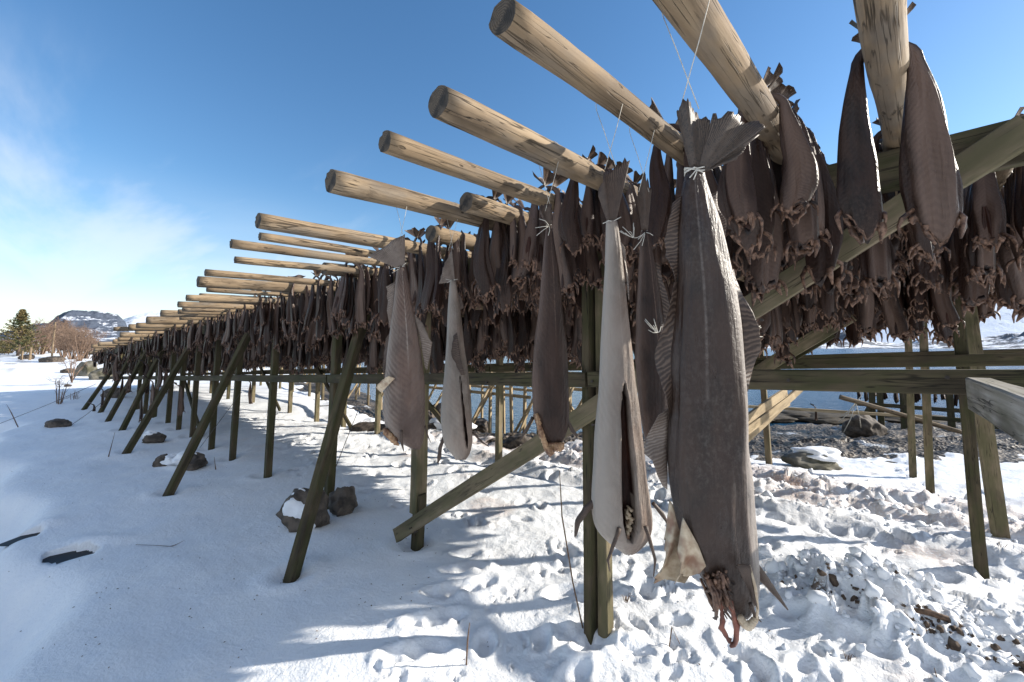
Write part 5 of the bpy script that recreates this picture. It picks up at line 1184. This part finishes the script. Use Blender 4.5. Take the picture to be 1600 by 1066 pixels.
far_rack((556, 575, 596), 'small pale rack frame near the shoreline left of the leftmost big fish', 10.3, -.1, 1.35, beams=(1.0, .7))
far_rack((372, 392, 410), 'distant pale rack frame on the snow, leftmost of the frames beyond', 13.5, -.05, 1.35, beams=(1.0, .7))
# rack with a row of fish beyond the beach at right
zr = -.75; Yr = 19.0
cols = (1362, 1375, 1411, 1484, 1557)
xs_ = [onY(c, 650, Yr)[0] for c in cols]
root = empty('drying_rack', (xs_[0], Yr, zr), label='dark rack on the beach carrying a single long row of fish, far right', cat='drying rack')
def rp_(name, a, b, w_, h_):
    _ts[0] += 1; m_, L = basis(a, b); o = link(name, timber_mesh(L, w_, h_, _ts[0]), M['post'], root); o.matrix_local = Matrix.Translation(-Vector((xs_[0], Yr, zr))) @ m_
xa, xb = onY(1335, 612, Yr)[0], onY(1720, 612, Yr)[0]; zt2 = onY(1420, 604, Yr)[2]; zm = onY(1420, 636, Yr)[2]; zl2 = onY(1420, 650, Yr)[2]
for i, x in enumerate(xs_): rp_('post', (x, Yr, zr - .5), (x + .05, Yr, zt2), .17, .17)
rp_('slanted_leg', (xs_[0] - .5, Yr - 1.0, zr - .4), (xs_[0], Yr, zm), .1, .1)
for z_ in (zt2, zm, zl2): rp_('beam', (xa, Yr - .05, z_), (xb, Yr - .05, z_), .10, .12)
sV = []; sF = []; sU = []; sFl = []; nb = 0
x = xa + .1; k = 0
fr_ = random.Random(6)
while x < xb:
    for row in range(2):
        b = lows[fr_.randrange(5)][0]; A = np.array(Matrix.Translation((x, Yr + row * .25 + fr_.uniform(-.05, .05), zt2 + .05)) @ Matrix.Rotation(fr_.uniform(-.6, .6) + 1.57, 4, 'Z') @ Matrix.Scale(fr_.uniform(1.0, 1.3), 4))
        V = np.asarray(b[0]) @ A[:3, :3].T + A[:3, 3]; sV.append(V); sF.append(np.array(b[1]) + nb); sU.append(np.array(b[2])); sFl.append(np.array(b[3])); nb += len(V)
    x += fr_.uniform(.12, .2)
me = mesh('row_of_dried_fish', np.concatenate(sV), np.concatenate(sF), np.concatenate(sU), {'flesh': np.concatenate(sFl), 'rnd': np.random.RandomState(2).rand(nb)}); me.materials.append(M['skin_stuff'])
o = link('row_of_dried_fish', me); tag(o, 'row of small dark fish hanging on the far beach rack', 'dried fish', kind='stuff')
# loose timbers at right: pile of planks, a slung pole, thin rails
for i, (a, b) in enumerate((((1150, 668), (1228, 612)), ((1145, 690), (1240, 618)), ((1140, 672), (1232, 628)), ((1150, 700), (1252, 606)))):
    A = atD(a[0], a[1], 5.6 + .1 * i); B = atD(b[0], b[1], 6.6 + .1 * i); o = timber('plank', A, B, .04, .12 - .015 * (i % 2), M['palewood']); tag(o, 'weathered plank in the stack leaning behind the huge cod, %s from the top' % ORD[i], 'plank', 'stacked weathered planks')
o = link('slung_pole', log_mesh(2.3, .055, .045, 91), None, matrix=basis(atD(1312, 620, 10.8), atD(1432, 655, 10.2))[0]); tag(o, 'pole slung at a slant by twine above the beach', 'pole')
m = MB(); b0 = Vector(atD(1337, 629, 10.8))
for e in ((1350, 606), (1312, 652), (1318, 676), (1345, 668), (1310, 660)): m.tube([Vector((0, 0, 0)), (Vector(atD(e[0], e[1], 10.8)) - b0) * .5 + Vector((.02, 0, -.03)), Vector(atD(e[0], e[1], 10.8)) - b0], .009, 5)
o = link('twine', m.mesh('twine'), M['twine']); o.location = b0; tag(o, 'white twine tangle hanging from the slung pole over the beach', 'twine')
o = timber('rail', atD(1150, 634, 11.2), atD(1455, 652, 10.6), .05, .07, M['palewood']); tag(o, 'thin pale rail running level across the beach view at right', 'rail')
# guy wires and hanging cord
for (a, b, lab) in (((112, 664), (160, 628), 'thin guy wire from the grey rock up to the far rack end'), ((0, 662), (150, 600), 'thin guy wire slanting across the shaded snow at far left')):
    A = onG(*a, 0.02); dd = float((A - EYE) @ _fw); B = atD(b[0], b[1], dd + .5); stick('wire', [A, (A + B) / 2 + np.array([0, 0, -.02]), B], [.007] * 3, lab, 'wire', 'darkrope', 4, jit=0)
for (a, b, D, lab) in (((497, 800), (560, 640), 5.2, 'dark cord along the nearest slanted leg'), ((1550, 608), (1553, 790), 4.4, 'thin cord hanging straight down right of the thick post'), ((312, 700), (378, 612), 7.2, 'dark cord running beside the second slanted leg')):
    A = atD(a[0], a[1], D); B = atD(b[0], b[1], D); stick('cord', [A, (A + B) / 2, B], [.004] * 3, lab, 'cord', 'darkrope', 4, jit=0)
